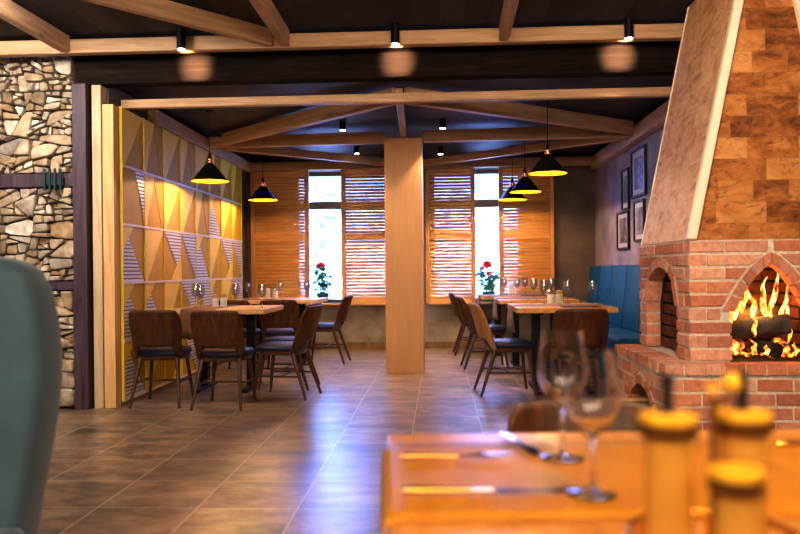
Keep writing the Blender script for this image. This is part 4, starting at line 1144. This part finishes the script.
for x, y, lab in ((-2.26, 7.60, 'black cone pendant lamp over the left front table, nearer the viewer'), (-2.21, 9.70, 'black cone pendant lamp over the far left table'),
                  (1.03, 7.40, 'black cone pendant lamp nearest the viewer in the right row of three'), (1.01, 9.15, 'black cone pendant lamp in the middle of the right row of three'), (.955, 10.15, 'black cone pendant lamp farthest away in the right row of three')):
    o = pl if not pused else copy_tree(pl); pused = True
    o.location = (x, y, RIM); o['label'] = lab; o['group'] = 'black cone pendant lamps'
    top = CZB-RIM-.001
    MB().tube([(0, 0, .284), (0, 0, top-.018)], .0035, 6).build('cord', M['shade'], o)
    MB().lathe([(.035, top-.018), (.035, top)], 16).build('ceiling_cup', M['shade'], o)
    light('POINT', 'pendant_light', (x, y, RIM+.022), 27, (1, .66, .30), shadow_soft_size=.012)

# ceiling spots
def spot(x, y, zt, lab, energy, h=.09, r=.036, size=95, blend=.5, tgt=None, col=(1, .80, .58)):
    t = thing('ceiling_spot', lab, 'spotlight', (x, y, zt), 0, 'black ceiling spotlights')
    MB().lathe([(r, -h), (r, -.001)], 20).build('housing', M['black_metal'], t, smooth=.7)
    MB().lathe([(r*.8, -h-.003), (r*.8, -h-.0005)], 20).build('lens', M['lens'], t)
    light('SPOT', 'spot_light', (x, y, zt-h-.012), energy, col, spot_size=R_(size), spot_blend=blend, shadow_soft_size=.03, target=(x, y, 0) if tgt is None else tgt)
for x, lab in ((-1.98, 'leftmost of the three spotlights in front of the dark header'), (-.32, 'middle of the three spotlights in front of the dark header'), (1.44, 'rightmost of the three spotlights in front of the dark header')):
    spot(x, 5.93, CZF, lab, 170, .152, .034, 50, 1.0, (x, 6.28, 2.82), (1, .74, .46))
spot(-1.02, 8.30, CZB, 'back room spotlight left of the column, nearer one', 120)
spot(.05, 8.30, CZB, 'back room spotlight right of the column, nearer one', 120)
spot(-1.05, 9.98, CZB, 'back room spotlight left of the column, farther one', 120)
spot(.03, 10.15, CZB, 'back room spotlight right of the column, farther one', 120)

# ------------------------------------------------------------------ potted plants
def plant(x, y, z, lab, hgt, flower, seed):
    r = random.Random(seed)
    t = thing('potted_plant', lab, 'plant', (x, y, z), 0); t.scale = (1.22, .62, 1.12)
    MB().lathe([(.055, 0), (.075, .11), (.080, .115), (.080, .13), (.068, .13), (.062, .10), (0, .10)], 20, caps=False).build('pot', M['pot'], t, smooth=.8)
    st_ = MB(); lf = MB(); pt = MB()
    for k in range(6):
        a = 2*PI*k/6+r.random(); tip = Vector((.13*math.cos(a), .09*math.sin(a), .13+hgt*r.uniform(.55, .95)))
        if k == 0: tip = Vector((-.02, -.02, .10+hgt))
        base_ = Vector((.02*math.cos(a), .02*math.sin(a), .09))
        midp = (base_+tip)/2+Vector((0, 0, .03))
        st_.tube([base_, midp, tip], [.005, .004, .003], 6)
        for q in range(15):
            f = r.uniform(.15, 1); p0 = base_+(tip-base_)*f+Vector((0, 0, .02)); b = r.uniform(0, 2*PI)
            L_ = r.uniform(.07, .12); wd = L_*.33; dr = Vector((math.cos(b), math.sin(b), r.uniform(-.5, .45))).normalized(); sd = dr.cross(Vector((0, 0, 1))).normalized()
            up = sd.cross(dr)
            lf.add([p0, p0+dr*L_*.4+sd*wd, p0+dr*L_*.75+sd*wd*.7-up*.008, p0+dr*L_-up*.02, p0+dr*L_*.75-sd*wd*.7-up*.008, p0+dr*L_*.4-sd*wd, p0+dr*L_*.5+up*.006], [(0, 1, 6), (1, 2, 6), (2, 3, 6), (3, 4, 6), (4, 5, 6), (5, 0, 6)])
        if (k == 0) or (flower > 1 and k in (2, 4)):
            s_ = 1.0 if k == 0 else .55
            for ly in range(2):
                for q in range(8):
                    b = 2*PI*q/8+ly*.4; L_ = (.075-.02*ly)*s_; dr = Vector((math.cos(b), -.45-.25*ly, .75*math.sin(b)+.2)).normalized(); sd = dr.cross(Vector((.1, -1, .3))).normalized()
                    p0 = tip+Vector((0, 0, .01+.008*ly))
                    pt.add([p0, p0+dr*L_*.5+sd*L_*.3, p0+dr*L_, p0+dr*L_*.5-sd*L_*.3], [(0, 1, 2, 3)])
    so = st_.build('stems', M['stem'], t); lf.build('leaves', M['leaf'], so, smooth=4); pt.build('flower', M['petal'], so)
plant(-1.68, BY+.02, WZ[0]+.001, 'red flowering plant in a teal pot in the left window gap', .36, 1, 4)
plant(.70, BY+.02, WZ[0]+.001, 'leafy plant with small red flowers in a teal pot in the right window gap', .36, 2, 8)

# ------------------------------------------------------------------ front-room diagonals
FD = [((-2.93, 6.00), (-2.95, 4.6), 'short diagonal pine beam at the top left corner above the stone wall'),
      ((-1.30, 5.96), (-2.62, 4.40), 'diagonal pine beam meeting the long beam, slanting away to the left'),
      ((-1.18, 5.98), (-1.17, 4.5), 'pine beam meeting the long beam at the slanted beam, running towards the viewer'),
      ((.51, 5.98), (.49, 4.5), 'pine beam right of centre running towards the viewer from the long beam')]
for a, b, lab in FD:
    beam('ceiling_beam', (a[0], a[1], Z1+.003), (b[0], b[1], Z1+.003), .075, .13, M['beam'], lab)

# ------------------------------------------------------------------ light
light('AREA', 'front_room_light', (-.6, -1.2, 2.7), 230, (1, .82, .62), shape='RECTANGLE', size=4.5, size_y=1.6, target=(-.4, 6, 1.4))
light('AREA', 'stone_wall_light', (-3.3, 4.6, 2.95), 115, (1, .94, .87), shape='RECTANGLE', size=1.6, size_y=.6, target=(-3.4, 6.4, 1.2))
light('AREA', 'hearth_side_light', (.5, 2.4, 2.9), 130, (1, .80, .60), shape='RECTANGLE', size=1.2, size_y=1.2, target=(2.0, 5.0, 1.2))
light('AREA', 'table_light', (.7, .6, 2.4), 26, (1, .58, .20), shape='DISK', size=.5)
for x in (-1.45, .65):
    light('SPOT', 'window_daylight', (x, BY-.3, 2.40), 150, (.24, .34, 1.0), spot_size=R_(115), spot_blend=.9, shadow_soft_size=.40, target=(x+.2, 7.2, 0))  # spots added inside the shutters to imitate blue daylight on the floor
light('SUN', 'sun', (0, 0, 20), 300, (.30, .50, 1.0), angle=.02, target=(2, 12, 0))
w = bpy.data.worlds.new('sky'); scn.world = w; w.use_nodes = True
bg = w.node_tree.nodes['Background']
bg.inputs['Color'].default_value = (.16, .34, 1.0, 1); bg.inputs['Strength'].default_value = 9.0

# ------------------------------------------------------------------ camera
cam = bpy.data.cameras.new('camera'); co_ = bpy.data.objects.new('camera', cam); COL.objects.link(co_)
cam.sensor_width = 36; cam.lens = 36*778/800
cam.shift_y = 3.35/800
co_.matrix_world = Matrix.Translation((0, 0, H)) @ Matrix.Rotation(R_(2.9), 4, 'Z') @ Matrix.Rotation(R_(90), 4, 'X') @ Matrix.Rotation(R_(-.55), 4, 'Z')
cam.clip_start = .05; cam.clip_end = 200
cam.dof.use_dof = True; cam.dof.focus_distance = 6.8; cam.dof.aperture_fstop = 2.4
scn.camera = co_
scn.cycles.use_denoising = True
scn.cycles.max_bounces = 24; scn.cycles.transmission_bounces = 24; scn.cycles.glossy_bounces = 6; scn.cycles.diffuse_bounces = 4; scn.cycles.transparent_max_bounces = 16
scn.cycles.sample_clamp_indirect = 6
scn.view_settings.view_transform = 'Standard'
scn.view_settings.look = 'None'
scn.view_settings.exposure = 0.25
scn.view_settings.gamma = .80
